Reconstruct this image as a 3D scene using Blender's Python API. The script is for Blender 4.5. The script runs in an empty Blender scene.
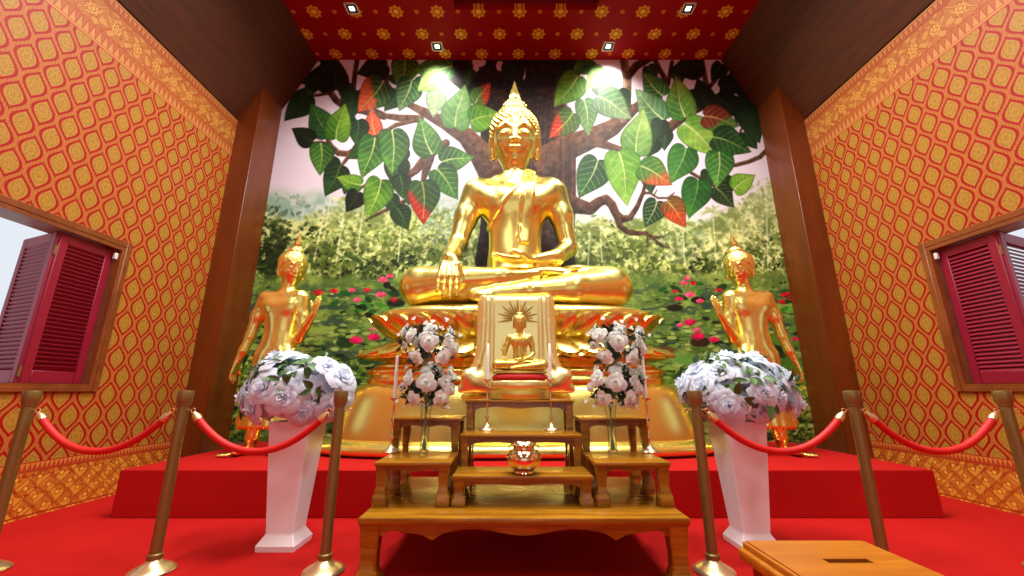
import bpy, bmesh, math, random
import numpy as np
from mathutils import Vector, Matrix
random.seed(7)
PI = math.pi
SC = bpy.context.scene
COL = SC.collection

# ------------------------------------------------------------------ camera model (measured from the photograph)
F, CX, CY = 403.0, 510.0, 288.0
PITCH = math.radians(14.2)
CAM = (-0.15, 0.0, 0.95)
cpi, spi = math.cos(PITCH), math.sin(PITCH)
def ray(x, y):
    u = (x - CX) / F; v = (CY - y) / F
    return u, cpi - v * spi, spi + v * cpi
def atY(x, y, Y):
    r = ray(x, y); t = Y / r[1]
    return Vector((CAM[0] + t * r[0], Y, CAM[2] + t * r[2]))
def onZ(x, y, Z):
    r = ray(x, y); t = (Z - CAM[2]) / r[2]
    return Vector((CAM[0] + t * r[0], t * r[1], Z))

# ------------------------------------------------------------------ materials
def srgb(r, g, b):
    f = lambda c: (c / 12.92 if c <= 0.04045 else ((c + 0.055) / 1.055) ** 2.4)
    return (f(r / 255), f(g / 255), f(b / 255), 1)

class X:                                   # tiny expression wrapper over math nodes
    def __init__(s, nt, sock): s.nt, s.s = nt, sock
    def op(s, o, *a, clamp=False):
        n = s.nt.nodes.new('ShaderNodeMath'); n.operation = o; n.use_clamp = clamp
        for i, v in enumerate((s,) + a):
            if isinstance(v, X): s.nt.links.new(v.s, n.inputs[i])
            else: n.inputs[i].default_value = v
        return X(s.nt, n.outputs[0])
    def __add__(s, o): return s.op('ADD', o)
    def __radd__(s, o): return s.op('ADD', o)
    def __sub__(s, o): return s.op('SUBTRACT', o)
    def __rsub__(s, o): return (s * -1) + o
    def __mul__(s, o): return s.op('MULTIPLY', o)
    def __rmul__(s, o): return s.op('MULTIPLY', o)
    def __truediv__(s, o): return s.op('DIVIDE', o)
    def abs(s): return s.op('ABSOLUTE')
    def cos(s): return s.op('COSINE')
    def sin(s): return s.op('SINE')
    def min(s, o): return s.op('MINIMUM', o)
    def max(s, o): return s.op('MAXIMUM', o)
    def lt(s, o): return s.op('LESS_THAN', o)
    def gt(s, o): return s.op('GREATER_THAN', o)
    def floor(s): return s.op('FLOOR')
    def fract(s): return s.op('FRACT')
    def sqrt(s): return s.op('SQRT')
    def atan2(s, o): return s.op('ARCTAN2', o)
    def pm(s, p):                            # distance to the nearest multiple of p
        return ((s / p + 0.5).fract() - 0.5).abs() * p
    def cell(s, p):                          # signed offset from the nearest multiple of p
        return ((s / p + 0.5).fract() - 0.5) * p

def new_mat(name, col, rough=0.5, metal=0.0, spec=0.5):
    m = bpy.data.materials.new(name); m.use_nodes = True
    b = m.node_tree.nodes['Principled BSDF']
    b.inputs['Base Color'].default_value = col
    b.inputs['Roughness'].default_value = rough
    b.inputs['Metallic'].default_value = metal
    b.inputs['Specular IOR Level'].default_value = spec
    return m
def coords(m):
    nt = m.node_tree
    tc = nt.nodes.new('ShaderNodeTexCoord'); sp = nt.nodes.new('ShaderNodeSeparateXYZ')
    nt.links.new(tc.outputs['Object'], sp.inputs[0])
    return nt, tc, X(nt, sp.outputs[0]), X(nt, sp.outputs[1]), X(nt, sp.outputs[2])
def mix(nt, fac, a, b):
    n = nt.nodes.new('ShaderNodeMix'); n.data_type = 'RGBA'
    if isinstance(fac, X): nt.links.new(fac.s, n.inputs[0])
    else: n.inputs[0].default_value = fac
    for i, v in ((6, a), (7, b)):
        if isinstance(v, tuple): n.inputs[i].default_value = v
        else: nt.links.new(v, n.inputs[i])
    return n.outputs[2]
def noise(nt, vec, scale, detail=3, stretch=None, rough=0.55):
    if stretch:
        mp = nt.nodes.new('ShaderNodeMapping'); mp.inputs['Scale'].default_value = stretch
        nt.links.new(vec, mp.inputs[0]); vec = mp.outputs[0]
    n = nt.nodes.new('ShaderNodeTexNoise'); n.inputs['Scale'].default_value = scale
    n.inputs['Detail'].default_value = detail; n.inputs['Roughness'].default_value = rough
    nt.links.new(vec, n.inputs['Vector'])
    return X(nt, n.outputs[0])
def bump(nt, m, h, strength=0.3, dist=0.01):
    b = nt.nodes.new('ShaderNodeBump'); b.inputs['Strength'].default_value = strength
    b.inputs['Distance'].default_value = dist
    nt.links.new(h.s, b.inputs['Height'])
    nt.links.new(b.outputs[0], m.node_tree.nodes['Principled BSDF'].inputs['Normal'])
def setcol(m, sock):
    m.node_tree.links.new(sock, m.node_tree.nodes['Principled BSDF'].inputs['Base Color'])

def wood(name, c1, c2, rough=0.3, grain=(3, 3, 30), scale=2.0):
    m = new_mat(name, c1, rough)
    nt, tc, x, y, z = coords(m)
    g = noise(nt, tc.outputs['Object'], scale, 5, grain)
    g2 = noise(nt, tc.outputs['Object'], scale * 6, 3, grain)
    f = (((g - 0.35) * 2.6) + (g2 - 0.5) * 0.9).op('MULTIPLY', 1.0, clamp=True)
    setcol(m, mix(nt, f, c1, c2))
    return m

M = {}
M['altar_wood'] = wood('altar wood', srgb(122, 74, 12), srgb(172, 118, 24), 0.22, (1.0, 14, 14), 2.2)
M['dark_wood'] = wood('soffit wood', srgb(70, 28, 8), srgb(96, 42, 14), 0.55, (14, 1.2, 14), 1.6)
M['pilaster_wood'] = wood('pilaster wood', srgb(102, 44, 8), srgb(122, 56, 12), 0.34, (3, 3, 0.6), 1.6)
M['frame_wood'] = wood('window frame wood', srgb(118, 58, 22), srgb(150, 80, 34), 0.4, (3, 1, 1), 3)
M['box_wood'] = wood('donation box wood', srgb(160, 88, 14), srgb(184, 112, 26), 0.32, (0.9, 9, 9), 3)
M['gold'] = new_mat('polished gold leaf', (0.98, 0.80, 0.22, 1), 0.27, 0.95)
nt, tc, x, y, z = coords(M['gold'])
bump(nt, M['gold'], noise(nt, tc.outputs['Object'], 5, 2), 0.06, 0.02)
M['throne_gold'] = new_mat('throne gold lacquer', (0.94, 0.79, 0.20, 1), 0.26, 0.94)
M['satin_gold'] = new_mat('satin gold', (0.98, 0.84, 0.34, 1), 0.30, 0.85)
M['old_gold'] = new_mat('old gold', (0.78, 0.56, 0.12, 1), 0.32, 0.85)
M['ray_gold'] = new_mat('dark engraved gold', (0.42, 0.24, 0.05, 1), 0.4, 0.8)
M['brass'] = new_mat('aged brass', (0.24, 0.165, 0.045, 1), 0.42, 0.6)
M['pale_brass'] = new_mat('pale brass', (0.80, 0.62, 0.32, 1), 0.3, 0.9)
M['rose_brass'] = new_mat('rose brass', (0.90, 0.66, 0.36, 1), 0.16, 1.0)
M['rope'] = new_mat('red velvet rope', srgb(200, 16, 10), 0.6)
M['ceramic'] = new_mat('white ceramic', srgb(236, 226, 226), 0.25)
M['petal'] = new_mat('white petals', srgb(236, 244, 254), 0.6)
M['petal_cream'] = new_mat('cream white petals', srgb(246, 252, 246), 0.6)
for k_ in ('petal', 'petal_cream'):
    nt = M[k_].node_tree; b_ = nt.nodes['Principled BSDF']
    tr_ = nt.nodes.new('ShaderNodeBsdfTranslucent'); tr_.inputs[0].default_value = b_.inputs['Base Color'].default_value
    mx_ = nt.nodes.new('ShaderNodeMixShader'); mx_.inputs[0].default_value = 0.38
    nt.links.new(b_.outputs[0], mx_.inputs[1]); nt.links.new(tr_.outputs[0], mx_.inputs[2]); nt.links.new(mx_.outputs[0], nt.nodes['Material Output'].inputs[0])
M['leaf'] = new_mat('green leaves', srgb(70, 104, 46), 0.5)
M['leaf_dark'] = new_mat('dark green foliage', srgb(46, 66, 40), 0.55)
M['stem'] = new_mat('stems', srgb(120, 146, 92), 0.6)
M['wax'] = new_mat('candle wax', srgb(248, 248, 238), 0.4)
M['wick'] = new_mat('wick', srgb(50, 40, 34), 0.8)
M['crimson'] = new_mat('crimson painted shutter', srgb(138, 8, 42), 0.5)
M['dark'] = new_mat('dark slot', srgb(40, 16, 10), 0.8)
M['black'] = new_mat('black baffle', srgb(16, 14, 14), 0.5)
M['white_metal'] = new_mat('white metal', srgb(235, 225, 220), 0.4)
M['cushion'] = new_mat('red cloth', srgb(196, 24, 16), 0.7)
M['plaster'] = new_mat('plaster', srgb(226, 206, 180), 0.8)
M['glass'] = new_mat('clear glass', (0.96, 0.98, 0.97, 1), 0.03)
M['glass'].node_tree.nodes['Principled BSDF'].inputs['Transmission Weight'].default_value = 1.0
M['glass'].node_tree.nodes['Principled BSDF'].inputs['IOR'].default_value = 1.3
nt = M['glass'].node_tree; b_ = nt.nodes['Principled BSDF']
tr_ = nt.nodes.new('ShaderNodeBsdfTransparent'); tr_.inputs[0].default_value = (0.86, 0.90, 0.88, 1)
mx_ = nt.nodes.new('ShaderNodeMixShader'); mx_.inputs[0].default_value = 0.42
nt.links.new(b_.outputs[0], mx_.inputs[1]); nt.links.new(tr_.outputs[0], mx_.inputs[2]); nt.links.new(mx_.outputs[0], nt.nodes['Material Output'].inputs[0])
def emis(name, col, s):
    m = new_mat(name, col, 0.5); b = m.node_tree.nodes['Principled BSDF']
    b.inputs['Emission Color'].default_value = col; b.inputs['Emission Strength'].default_value = s
    return m
M['lamp'] = emis('lamp lens', (1, 0.96, 0.9, 1), 6)
M['fill_panel_lens'] = emis('fill panel diffuser', (1, 0.98, 0.94, 1), 3)  # glowing face of the fill panels added above the hall

# red carpet
m = M['carpet'] = new_mat('red carpet', srgb(206, 18, 14), 0.85, 0, 0.2)
nt, tc, x, y, z = coords(m)
n1 = noise(nt, tc.outputs['Object'], 1.3, 3); n2 = noise(nt, tc.outputs['Object'], 240, 2)
f = ((n1 - 0.4) * 1.2 + (n2 - 0.5) * 0.6).op('MULTIPLY', 1.0, clamp=True)
setcol(m, mix(nt, f, srgb(172, 10, 7), srgb(190, 18, 10)))

# red ceiling with gold stencilled flowers
m = M['ceiling'] = new_mat('stencilled red ceiling', srgb(150, 2, 12), 0.7, 0, 0.15)
nt, tc, x, y, z = coords(m)
SX, SY = 0.56, 0.355
row = ((y - 4.75) / SY + 0.5).floor()
odd = (row / 2).fract() * 2                  # 0 for the row at 4.75
xs = x + 0.02 + (odd - 1) * (-SX / 2)
dx = xs.cell(SX); dy = (y - 4.75).cell(SY)
r = (dx * dx + dy * dy).sqrt(); th = dy.atan2(dx)
R = (th * 8).cos() * 0.013 + 0.088
fl = r.lt(R); core = r.lt(0.026); ring = (r - 0.05).abs().lt(0.008)
dx2 = (xs + SX / 2).cell(SX); r2 = (dx2 * dx2 + dy * dy).sqrt(); th2 = dy.atan2(dx2)
dot = r2.lt((th2 * 6).cos() * 0.004 + 0.030)
c = mix(nt, dot, srgb(150, 3, 12), srgb(214, 118, 44))
c = mix(nt, fl, c, srgb(232, 168, 44))
c = mix(nt, fl * ring, c, srgb(176, 92, 20))
c = mix(nt, core, c, srgb(244, 206, 90))
setcol(m, c)

# side-wall fabric paper: ogee lattice with gold medallions, bands at top and bottom
m = M['wallpaper'] = new_mat('ogee brocade wallpaper', srgb(220, 130, 50), 0.5, 0, 0.35)
nt, tc, x, y, z = coords(m)
A, B = 0.0985, 0.168
yy = y - 2.558; zz = z - 3.086
Pw = (zz * (PI / B)).cos() * (A / 2)
dA = (yy - A / 2 - Pw).pm(2 * A); dB = (yy + A / 2 + Pw).pm(2 * A)
d = dA.min(dB)
redf = (d - 0.0255).abs().lt(0.0108)
inn = d.gt(0.0405)
# texture of the medallion: radial filigree
cy_ = yy.cell(2 * A); cz_ = zz.cell(2 * B)
r1 = (cy_ * cy_ + cz_ * cz_ * 0.5).sqrt()
cy2 = (yy + A).cell(2 * A); cz2 = (zz + B).cell(2 * B)
r2_ = (cy2 * cy2 + cz2 * cz2 * 0.5).sqrt()
rm = r1.min(r2_)
fil = noise(nt, tc.outputs['Object'], 120, 3, None, 0.7)
med = ((rm * 200).sin() * 0.03 + fil).gt(0.55)
line = (d).lt(0.003)
dots = ((z * 300).sin() * 0.5 + (y * 300).sin() * 0.5 + fil * 0.8).gt(0.95)
base = mix(nt, dots * d.lt(0.014), srgb(182, 108, 48), srgb(146, 52, 18))
base = mix(nt, line, base, srgb(184, 104, 34))
base = mix(nt, redf, base, srgb(160, 6, 2))
inside = mix(nt, med, srgb(182, 134, 46), srgb(130, 86, 26))
base = mix(nt, inn, base, inside)
# bottom border (0 .. 0.41): lattice of diamonds filled with curling foliage, fringe above
f1 = noise(nt, tc.outputs['Object'], 34, 4, (1, 1, 1), 0.7)
f2 = noise(nt, tc.outputs['Object'], 60, 2)
curl = ((y * 46 + (z * 40).sin() * 1.4).sin() + (z * 52 + (y * 44).sin() * 1.6).sin() + (f1 - 0.5) * 3.0)
bb = mix(nt, curl.gt(0.15), srgb(198, 112, 34), srgb(220, 150, 48))
bb = mix(nt, curl.abs().lt(0.20), bb, srgb(160, 58, 20))
PL = 0.16
u1 = (y + z * 1.1).pm(PL); u2 = (y * -1 + z * 1.1).pm(PL)
lat = u1.min(u2)
bb = mix(nt, (lat - 0.007).abs().lt(0.0035), bb, srgb(158, 40, 14))
ctr = ((y + z * 1.1 + PL / 2).pm(PL) + (y * -1 + z * 1.1 + PL / 2).pm(PL))
bb = mix(nt, ctr.lt(0.034), bb, srgb(232, 176, 60))
bb = mix(nt, (ctr - 0.034).abs().lt(0.006), bb, srgb(164, 40, 14))
bb = mix(nt, z.gt(0.345), bb, srgb(214, 128, 58))
bb = mix(nt, z.gt(0.345) * (((0.405 - z) / 0.055 + y.pm(0.034) / 0.017).gt(1.0)), bb, srgb(176, 62, 26))
stripe = (z - 0.34).abs().lt(0.004).max((z - 0.406).abs().lt(0.004)).max((z - 0.02).abs().lt(0.005))
bb = mix(nt, stripe, bb, srgb(166, 40, 14))
base = mix(nt, z.lt(0.41), base, bb)
# top band (3.95 .. 4.52): the same lattice between two fringes
cur2 = ((y * 52 + (z * 40).sin() * 1.4).sin() + (z * 56 + (y * 44).sin() * 1.6).sin() + (f1 - 0.5) * 3.0)
tb = mix(nt, cur2.gt(0.1), srgb(178, 108, 44), srgb(196, 138, 62))
tb = mix(nt, cur2.abs().lt(0.18), tb, srgb(170, 84, 36))
zm = z - 4.235
v1 = (y + zm).pm(0.22); v2 = (y * -1 + zm).pm(0.22)
tb = mix(nt, (v1.min(v2) - 0.008).abs().lt(0.004), tb, srgb(168, 62, 26))
my = y.cell(0.22); rr = (my * my + zm * zm).sqrt()
R6 = (zm.atan2(my) * 8).cos() * 0.010 + 0.052
tb = mix(nt, rr.lt(R6), tb, srgb(204, 154, 66))
tb = mix(nt, (rr - R6).abs().lt(0.005), tb, srgb(170, 66, 26))
tb = mix(nt, (rr - 0.022).abs().lt(0.005), tb, srgb(176, 90, 36))
fr_lo = ((z - 3.985) / 0.115 + y.pm(0.056) / 0.028).lt(1.0)
fr_hi = ((4.475 - z) / 0.085 + y.pm(0.048) / 0.024).lt(1.0)
tb = mix(nt, z.lt(4.11), tb, mix(nt, fr_lo, srgb(176, 94, 40), srgb(196, 134, 68)))
tb = mix(nt, z.lt(4.11) * ((((z - 3.985) / 0.115 + y.pm(0.056) / 0.028) - 1.0).abs().lt(0.10)), tb, srgb(170, 60, 26))
tb = mix(nt, z.gt(4.38), tb, mix(nt, fr_hi, srgb(168, 84, 36), srgb(190, 126, 62)))
tb = mix(nt, z.gt(4.38) * ((((4.475 - z) / 0.085 + y.pm(0.048) / 0.024) - 1.0).abs().lt(0.12)), tb, srgb(166, 58, 26))
st = (z - 3.955).abs().lt(0.006).max((z - 3.982).abs().lt(0.003)).max((z - 4.478).abs().lt(0.005)).max((z - 4.38).abs().lt(0.003)).max((z - 4.11).abs().lt(0.003))
tb = mix(nt, st, tb, srgb(172, 58, 24))
base = mix(nt, z.gt(3.95), base, tb)
setcol(m, base)

# ------------------------------------------------------------------ mesh helpers
class MB:
    def __init__(s): s.v, s.f = [], []
    def add(s, v, f):
        o = len(s.v); s.v += [tuple(p) for p in v]; s.f += [tuple(i + o for i in q) for q in f]; return s
    def box(s, x0, x1, y0, y1, z0, z1, bev=0.0, seg=2):
        bm = bmesh.new(); bmesh.ops.create_cube(bm, size=1)
        for v in bm.verts:
            v.co = Vector(((x0 + x1) / 2 + v.co.x * (x1 - x0), (y0 + y1) / 2 + v.co.y * (y1 - y0), (z0 + z1) / 2 + v.co.z * (z1 - z0)))
        if bev > 0: bmesh.ops.bevel(bm, geom=bm.edges[:], offset=bev, segments=seg, affect='EDGES', profile=0.5)
        return s.bm(bm)
    def bm(s, bm, mat=None):
        bm.verts.index_update()
        s.add([(mat @ v.co if mat else v.co) for v in bm.verts], [[v.index for v in f.verts] for f in bm.faces]); bm.free(); return s
    def tube(s, path, r, n=12, cap=True):
        path = [Vector(p) for p in path]; L = len(path)
        rs = r if isinstance(r, (list, tuple)) else [r] * L
        t0 = (path[1] - path[0]).normalized()
        up = Vector((0, 0, 1)) if abs(t0.z) < 0.9 else Vector((1, 0, 0))
        nrm = t0.cross(up).normalized(); vs = []
        for i, p in enumerate(path):
            t = (path[min(i + 1, L - 1)] - path[max(i - 1, 0)]).normalized()
            nrm = (nrm - t * nrm.dot(t)).normalized(); b = t.cross(nrm)
            for k in range(n):
                a = 2 * PI * k / n
                vs.append(p + nrm * math.cos(a) * rs[i] + b * math.sin(a) * rs[i])
        fs = [(i * n + k, i * n + (k + 1) % n, (i + 1) * n + (k + 1) % n, (i + 1) * n + k) for i in range(L - 1) for k in range(n)]
        if cap: fs += [tuple(range(n))[::-1], tuple((L - 1) * n + k for k in range(n))]
        return s.add(vs, fs)
    def lathe(s, prof, n=32, c=(0, 0, 0), sx=1, sy=1):
        vs = []
        for r, z in prof:
            for k in range(n):
                a = 2 * PI * k / n
                vs.append((c[0] + r * math.cos(a) * sx, c[1] + r * math.sin(a) * sy, c[2] + z))
        fs = [(i * n + k, i * n + (k + 1) % n, (i + 1) * n + (k + 1) % n, (i + 1) * n + k) for i in range(len(prof) - 1) for k in range(n)]
        if prof[0][0] > 1e-5: fs.append(tuple(range(n))[::-1])
        if prof[-1][0] > 1e-5: fs.append(tuple((len(prof) - 1) * n + k for k in range(n)))
        return s.add(vs, fs)
    def prism(s, pts, axis, a, b):          # outline in the plane across `axis`, extruded a..b
        n = len(pts)
        def P(p, t): return {'x': (t, p[0], p[1]), 'y': (p[0], t, p[1]), 'z': (p[0], p[1], t)}[axis]
        vs = [P(p, a) for p in pts] + [P(p, b) for p in pts]
        fs = [tuple(range(n)), tuple(range(n, 2 * n))[::-1]] + [(i, (i + 1) % n + 0, (i + 1) % n + n, i + n)[::-1] for i in range(n)]
        return s.add(vs, fs)
    def build(s, name, mat, parent=None, ang=38, flat=False, recalc=True):
        me = bpy.data.meshes.new(name); me.from_pydata(s.v, [], s.f)
        if recalc:
            bm = bmesh.new(); bm.from_mesh(me); bmesh.ops.remove_doubles(bm, verts=bm.verts, dist=1e-5)
            bmesh.ops.recalc_face_normals(bm, faces=bm.faces); bm.to_mesh(me); bm.free()
        if not flat:
            me.shade_smooth(); me.set_sharp_from_angle(angle=math.radians(ang))
        me.materials.append(M[mat] if isinstance(mat, str) else mat)
        o = bpy.data.objects.new(name, me); COL.objects.link(o)
        if parent: o.parent = parent
        return o
def tag(o, label=None, cat=None, group=None, kind=None):
    if label: o['label'] = label
    if cat: o['category'] = cat
    if group: o['group'] = group
    if kind: o['kind'] = kind
    return o
def thing(name, label, cat, loc=(0, 0, 0), rz=0, group=None):
    o = bpy.data.objects.new(name, None); COL.objects.link(o)
    o.location = loc; o.rotation_euler = (0, 0, rz); o.empty_display_size = 0.1
    return tag(o, label, cat, group)
def struct(name, mb, mat, parent=None, label=None, **k):
    o = mb.build(name, mat, parent, **k)
    if not parent: o['kind'] = 'structure'
    if label: o['label'] = label
    return o
def copy_tree(o, loc, rz=None, label=None, parent=None, group=None):
    c = o.copy(); COL.objects.link(c); c.parent = parent
    if parent is None:
        c.location = loc
        if rz is not None: c.rotation_euler = (0, 0, rz)
        if label: c['label'] = label
        if group: c['group'] = group
    for ch in list(o.children):
        copy_tree(ch, None, parent=c)
    return c

# ------------------------------------------------------------------ signed-distance sculpting
class SDF:
    def __init__(s, lo, hi, h):
        s.lo = np.array(lo, float); s.h = h
        s.n = [int(math.ceil((hi[i] - lo[i]) / h)) + 1 for i in range(3)]
        s.ax = [s.lo[i] + h * np.arange(s.n[i]) for i in range(3)]
        s.F = np.full(s.n, 9.0, np.float32)
        s.M = Matrix.Identity(4)
    def copy(s):
        c = SDF.__new__(SDF); c.__dict__.update(s.__dict__); c.F = s.F.copy(); return c
    def tp(s, p): return np.array(s.M @ Vector(p))
    def region(s, lo, hi):
        sl, g = [], []
        for i in range(3):
            a = max(0, int((lo[i] - s.lo[i]) / s.h)); b = min(s.n[i], int((hi[i] - s.lo[i]) / s.h) + 2)
            if b <= a: return None, None
            sl.append(slice(a, b)); g.append(s.ax[i][a:b])
        return tuple(sl), (g[0][:, None, None], g[1][None, :, None], g[2][None, None, :])
    def blend(s, sl, D, k, sub=False):
        A_ = s.F[sl]
        if sub:
            hh = np.maximum(k - np.abs(A_ + D), 0) / k
            s.F[sl] = np.maximum(A_, -D) + hh * hh * k * 0.25
        else:
            hh = np.maximum(k - np.abs(A_ - D), 0) / k
            s.F[sl] = np.minimum(A_, D) - hh * hh * k * 0.25
    def cap(s, a, b, ra, rb=None, k=0.03, sub=False):
        sc = s.M.to_scale()[0]
        rb = ra if rb is None else rb
        a, b = s.tp(a), s.tp(b); ra, rb, k = ra * sc, rb * sc, k * sc
        m = max(ra, rb) + k * 2 + s.h * 3
        sl, g = s.region(np.minimum(a, b) - m, np.maximum(a, b) + m)
        if sl is None: return s
        d = b - a; L2 = float(d @ d) + 1e-12
        px, py, pz = g[0] - a[0], g[1] - a[1], g[2] - a[2]
        t = np.clip((px * d[0] + py * d[1] + pz * d[2]) / L2, 0, 1)
        D = np.sqrt((px - t * d[0]) ** 2 + (py - t * d[1]) ** 2 + (pz - t * d[2]) ** 2) - (ra + (rb - ra) * t)
        s.blend(sl, D, k, sub); return s
    def chain(s, pts, rs, k=0.03):
        for i in range(len(pts) - 1): s.cap(pts[i], pts[i + 1], rs[i], rs[i + 1], k)
        return s
    def ell(s, c, r, rot=(0, 0, 0), k=0.03, sub=False):
        sc = s.M.to_scale()[0]; k = k * sc
        R3 = s.M.to_3x3().normalized() @ (Matrix.Rotation(rot[2], 3, 'Z') @ Matrix.Rotation(rot[1], 3, 'Y') @ Matrix.Rotation(rot[0], 3, 'X'))
        R3 = np.array(R3); c = s.tp(c); r = np.array(r) * sc
        m = max(r) + k * 2 + s.h * 3
        sl, g = s.region(c - m, c + m)
        if sl is None: return s
        p = [g[i] - c[i] for i in range(3)]
        q = [sum(R3[j][i] * p[j] for j in range(3)) for i in range(3)]
        k0 = np.sqrt(sum((q[i] / r[i]) ** 2 for i in range(3))); k1 = np.sqrt(sum((q[i] / r[i] ** 2) ** 2 for i in range(3))) + 1e-9
        s.blend(sl, k0 * (k0 - 1) / k1, k, sub); return s
    def mesh(s, name, mat, parent=None, mirror=False, loc=(0, 0, 0)):
        Fd = s.F; h = s.h
        ins = Fd < 0
        c = [ins[i:ins.shape[0] - 1 + i, j:ins.shape[1] - 1 + j, k:ins.shape[2] - 1 + k] for i in (0, 1) for j in (0, 1) for k in (0, 1)]
        cnt = sum(x_.astype(np.int8) for x_ in c)
        act = (cnt > 0) & (cnt < 8)
        I, J, K = np.nonzero(act)
        vals = np.stack([Fd[I + i, J + j, K + k] for i in (0, 1) for j in (0, 1) for k in (0, 1)], 1)
        off = np.array([(i, j, k) for i in (0, 1) for j in (0, 1) for k in (0, 1)], float)
        acc = np.zeros((len(I), 3)); num = np.zeros(len(I))
        for a in range(8):
            for b in range(a + 1, 8):
                if np.abs(off[a] - off[b]).sum() != 1: continue
                va, vb = vals[:, a], vals[:, b]
                mk = (va < 0) != (vb < 0)
                t = np.where(mk, va / np.where(mk, va - vb, 1), 0)
                acc += mk[:, None] * (off[a] + t[:, None] * (off[b] - off[a])); num += mk
        V = (acc / num[:, None] + np.stack([I, J, K], 1)) * h + s.lo
        idx = -np.ones(act.shape, np.int64); idx[I, J, K] = np.arange(len(I))
        Q = []
        for axn in range(3):
            a0 = [slice(None)] * 3; a1 = [slice(None)] * 3
            a0[axn] = slice(0, -1); a1[axn] = slice(1, None)
            A_, B_ = ins[tuple(a0)], ins[tuple(a1)]
            e = A_ != B_
            o1, o2 = [(1, 2), (2, 0), (0, 1)][axn]
            P_ = np.argwhere(e)
            P_ = P_[(P_[:, o1] > 0) & (P_[:, o2] > 0) & (P_[:, o1] < act.shape[o1]) & (P_[:, o2] < act.shape[o2])]
            if not len(P_): continue
            fl = A_[P_[:, 0], P_[:, 1], P_[:, 2]]
            def cell(d1, d2):
                q = P_.copy(); q[:, o1] -= d1; q[:, o2] -= d2
                return idx[q[:, 0], q[:, 1], q[:, 2]]
            quad = np.stack([cell(1, 1), cell(0, 1), cell(0, 0), cell(1, 0)], 1)
            quad = np.where(fl[:, None], quad, quad[:, ::-1])
            Q.append(quad)
        Q = np.concatenate(Q); Q = Q[(Q >= 0).all(1)]
        if mirror: V[:, 0] *= -1; Q = Q[:, ::-1]
        me = bpy.data.meshes.new(name)
        me.vertices.add(len(V)); me.vertices.foreach_set('co', V.astype(np.float32).ravel())
        me.loops.add(len(Q) * 4); me.loops.foreach_set('vertex_index', Q.astype(np.int32).ravel())
        me.polygons.add(len(Q)); me.polygons.foreach_set('loop_start', np.arange(0, len(Q) * 4, 4, dtype=np.int32))
        me.update(calc_edges=True); me.validate(); me.shade_smooth()
        me.materials.append(M[mat])
        o = bpy.data.objects.new(name, me); COL.objects.link(o); o.location = loc
        if parent: o.parent = parent
        return o
def iden(S): S.M = Matrix.Identity(4)

# ------------------------------------------------------------------ the room
WX, ZT, ZC, CXH = 3.85, 4.52, 5.94, 3.15       # wall, top of wall, ceiling height, half width of the flat ceiling
YB, YM, YF = 5.26, 5.22, -5.0                   # back wall, mural face, front of the hall
struct('floor', MB().box(-4.1, 4.1, YF - 0.2, 5.4, -0.1, 0.0), 'carpet')
wins = [(2.35, 3.66), (-1.2, 0.1), (-4.2, -2.9)]  # side-wall window openings; the last two are unseen, added to give light
WZ0, WZ1 = 0.975, 2.27
def side_wall(s, name):
    mb = MB()
    x0, x1 = sorted((s * WX, s * (WX + 0.2)))
    y = YF
    for a, b in sorted(wins):
        mb.box(x0, x1, y, a, 0, ZT)
        mb.box(x0, x1, a, b, 0, WZ0); mb.box(x0, x1, a, b, WZ1, ZT)
        y = b
    mb.box(x0, x1, y, 4.75, 0, ZT)
    struct(name, mb, 'wallpaper', flat=True)
side_wall(-1, 'wall_left'); side_wall(1, 'wall_right')
struct('wall_back', MB().box(-4.05, 4.05, YB, YB + 0.15, 0, 6.3), 'plaster')
# corner pilasters of brown wood, standing in front of the mural's edges
for s, n in ((-1, 'left'), (1, 'right')):
    x0, x1 = sorted((s * 3.58, s * 4.05))
    struct('trim_' + ('1' if s < 0 else '2'), MB().box(x0, x1, 4.75, YB, 0, 5.06, 0.004, 1), 'pilaster_wood', label='brown wooden corner pilaster on the %s of the mural' % n)
# sloping timber soffits
for s, n in ((-1, 'left'), (1, 'right')):
    p = [(s * WX, ZT), (s * CXH, ZC), (s * CXH, ZC + 0.2), (s * 4.15, ZC + 0.2), (s * 4.15, ZT - 0.02), (s * WX, ZT - 0.02)]
    struct('ceiling_slope_' + n, MB().prism(p, 'y', YF, YB), 'dark_wood', flat=True)
# flat red ceiling with a raised coffer
c0, c1, d0, d1 = -0.90, 1.03, 1.2, 4.36
mb = MB()
mb.box(-CXH, c0, YF, YB, ZC, ZC + 0.1); mb.box(c1, CXH, YF, YB, ZC, ZC + 0.1)
mb.box(c0, c1, d1, YB, ZC, ZC + 0.1); mb.box(c0, c1, YF, d0, ZC, ZC + 0.1)
struct('ceiling', mb, 'ceiling', flat=True)
M['coffer'] = new_mat('plain dark red coffer paint', srgb(120, 4, 12), 0.6)
mb = MB()
H = 0.32
mb.box(c0 - 0.02, c0, d0, d1, ZC + 0.1, ZC + H); mb.box(c1, c1 + 0.02, d0, d1, ZC + 0.1, ZC + H)
mb.box(c0, c1, d1, d1 + 0.02, ZC + 0.1, ZC + H); mb.box(c0, c1, d0 - 0.02, d0, ZC + 0.1, ZC + H)
mb.box(c0 - 0.02, c1 + 0.02, d0 - 0.02, d1 + 0.02, ZC + H, ZC + H + 0.02)
struct('trim_3', mb, 'coffer', flat=True, label='raised dark red coffer in the ceiling')
# front of the hall, behind the viewer, with an open doorway to daylight
mb = MB()
mb.box(-4.05, -2.2, YF - 0.2, YF, 0, 6.2); mb.box(2.2, 4.05, YF - 0.2, YF, 0, 6.2); mb.box(-2.2, 2.2, YF - 0.2, YF, 4.2, 6.2)
struct('wall_front', mb, 'plaster', flat=True)
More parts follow.
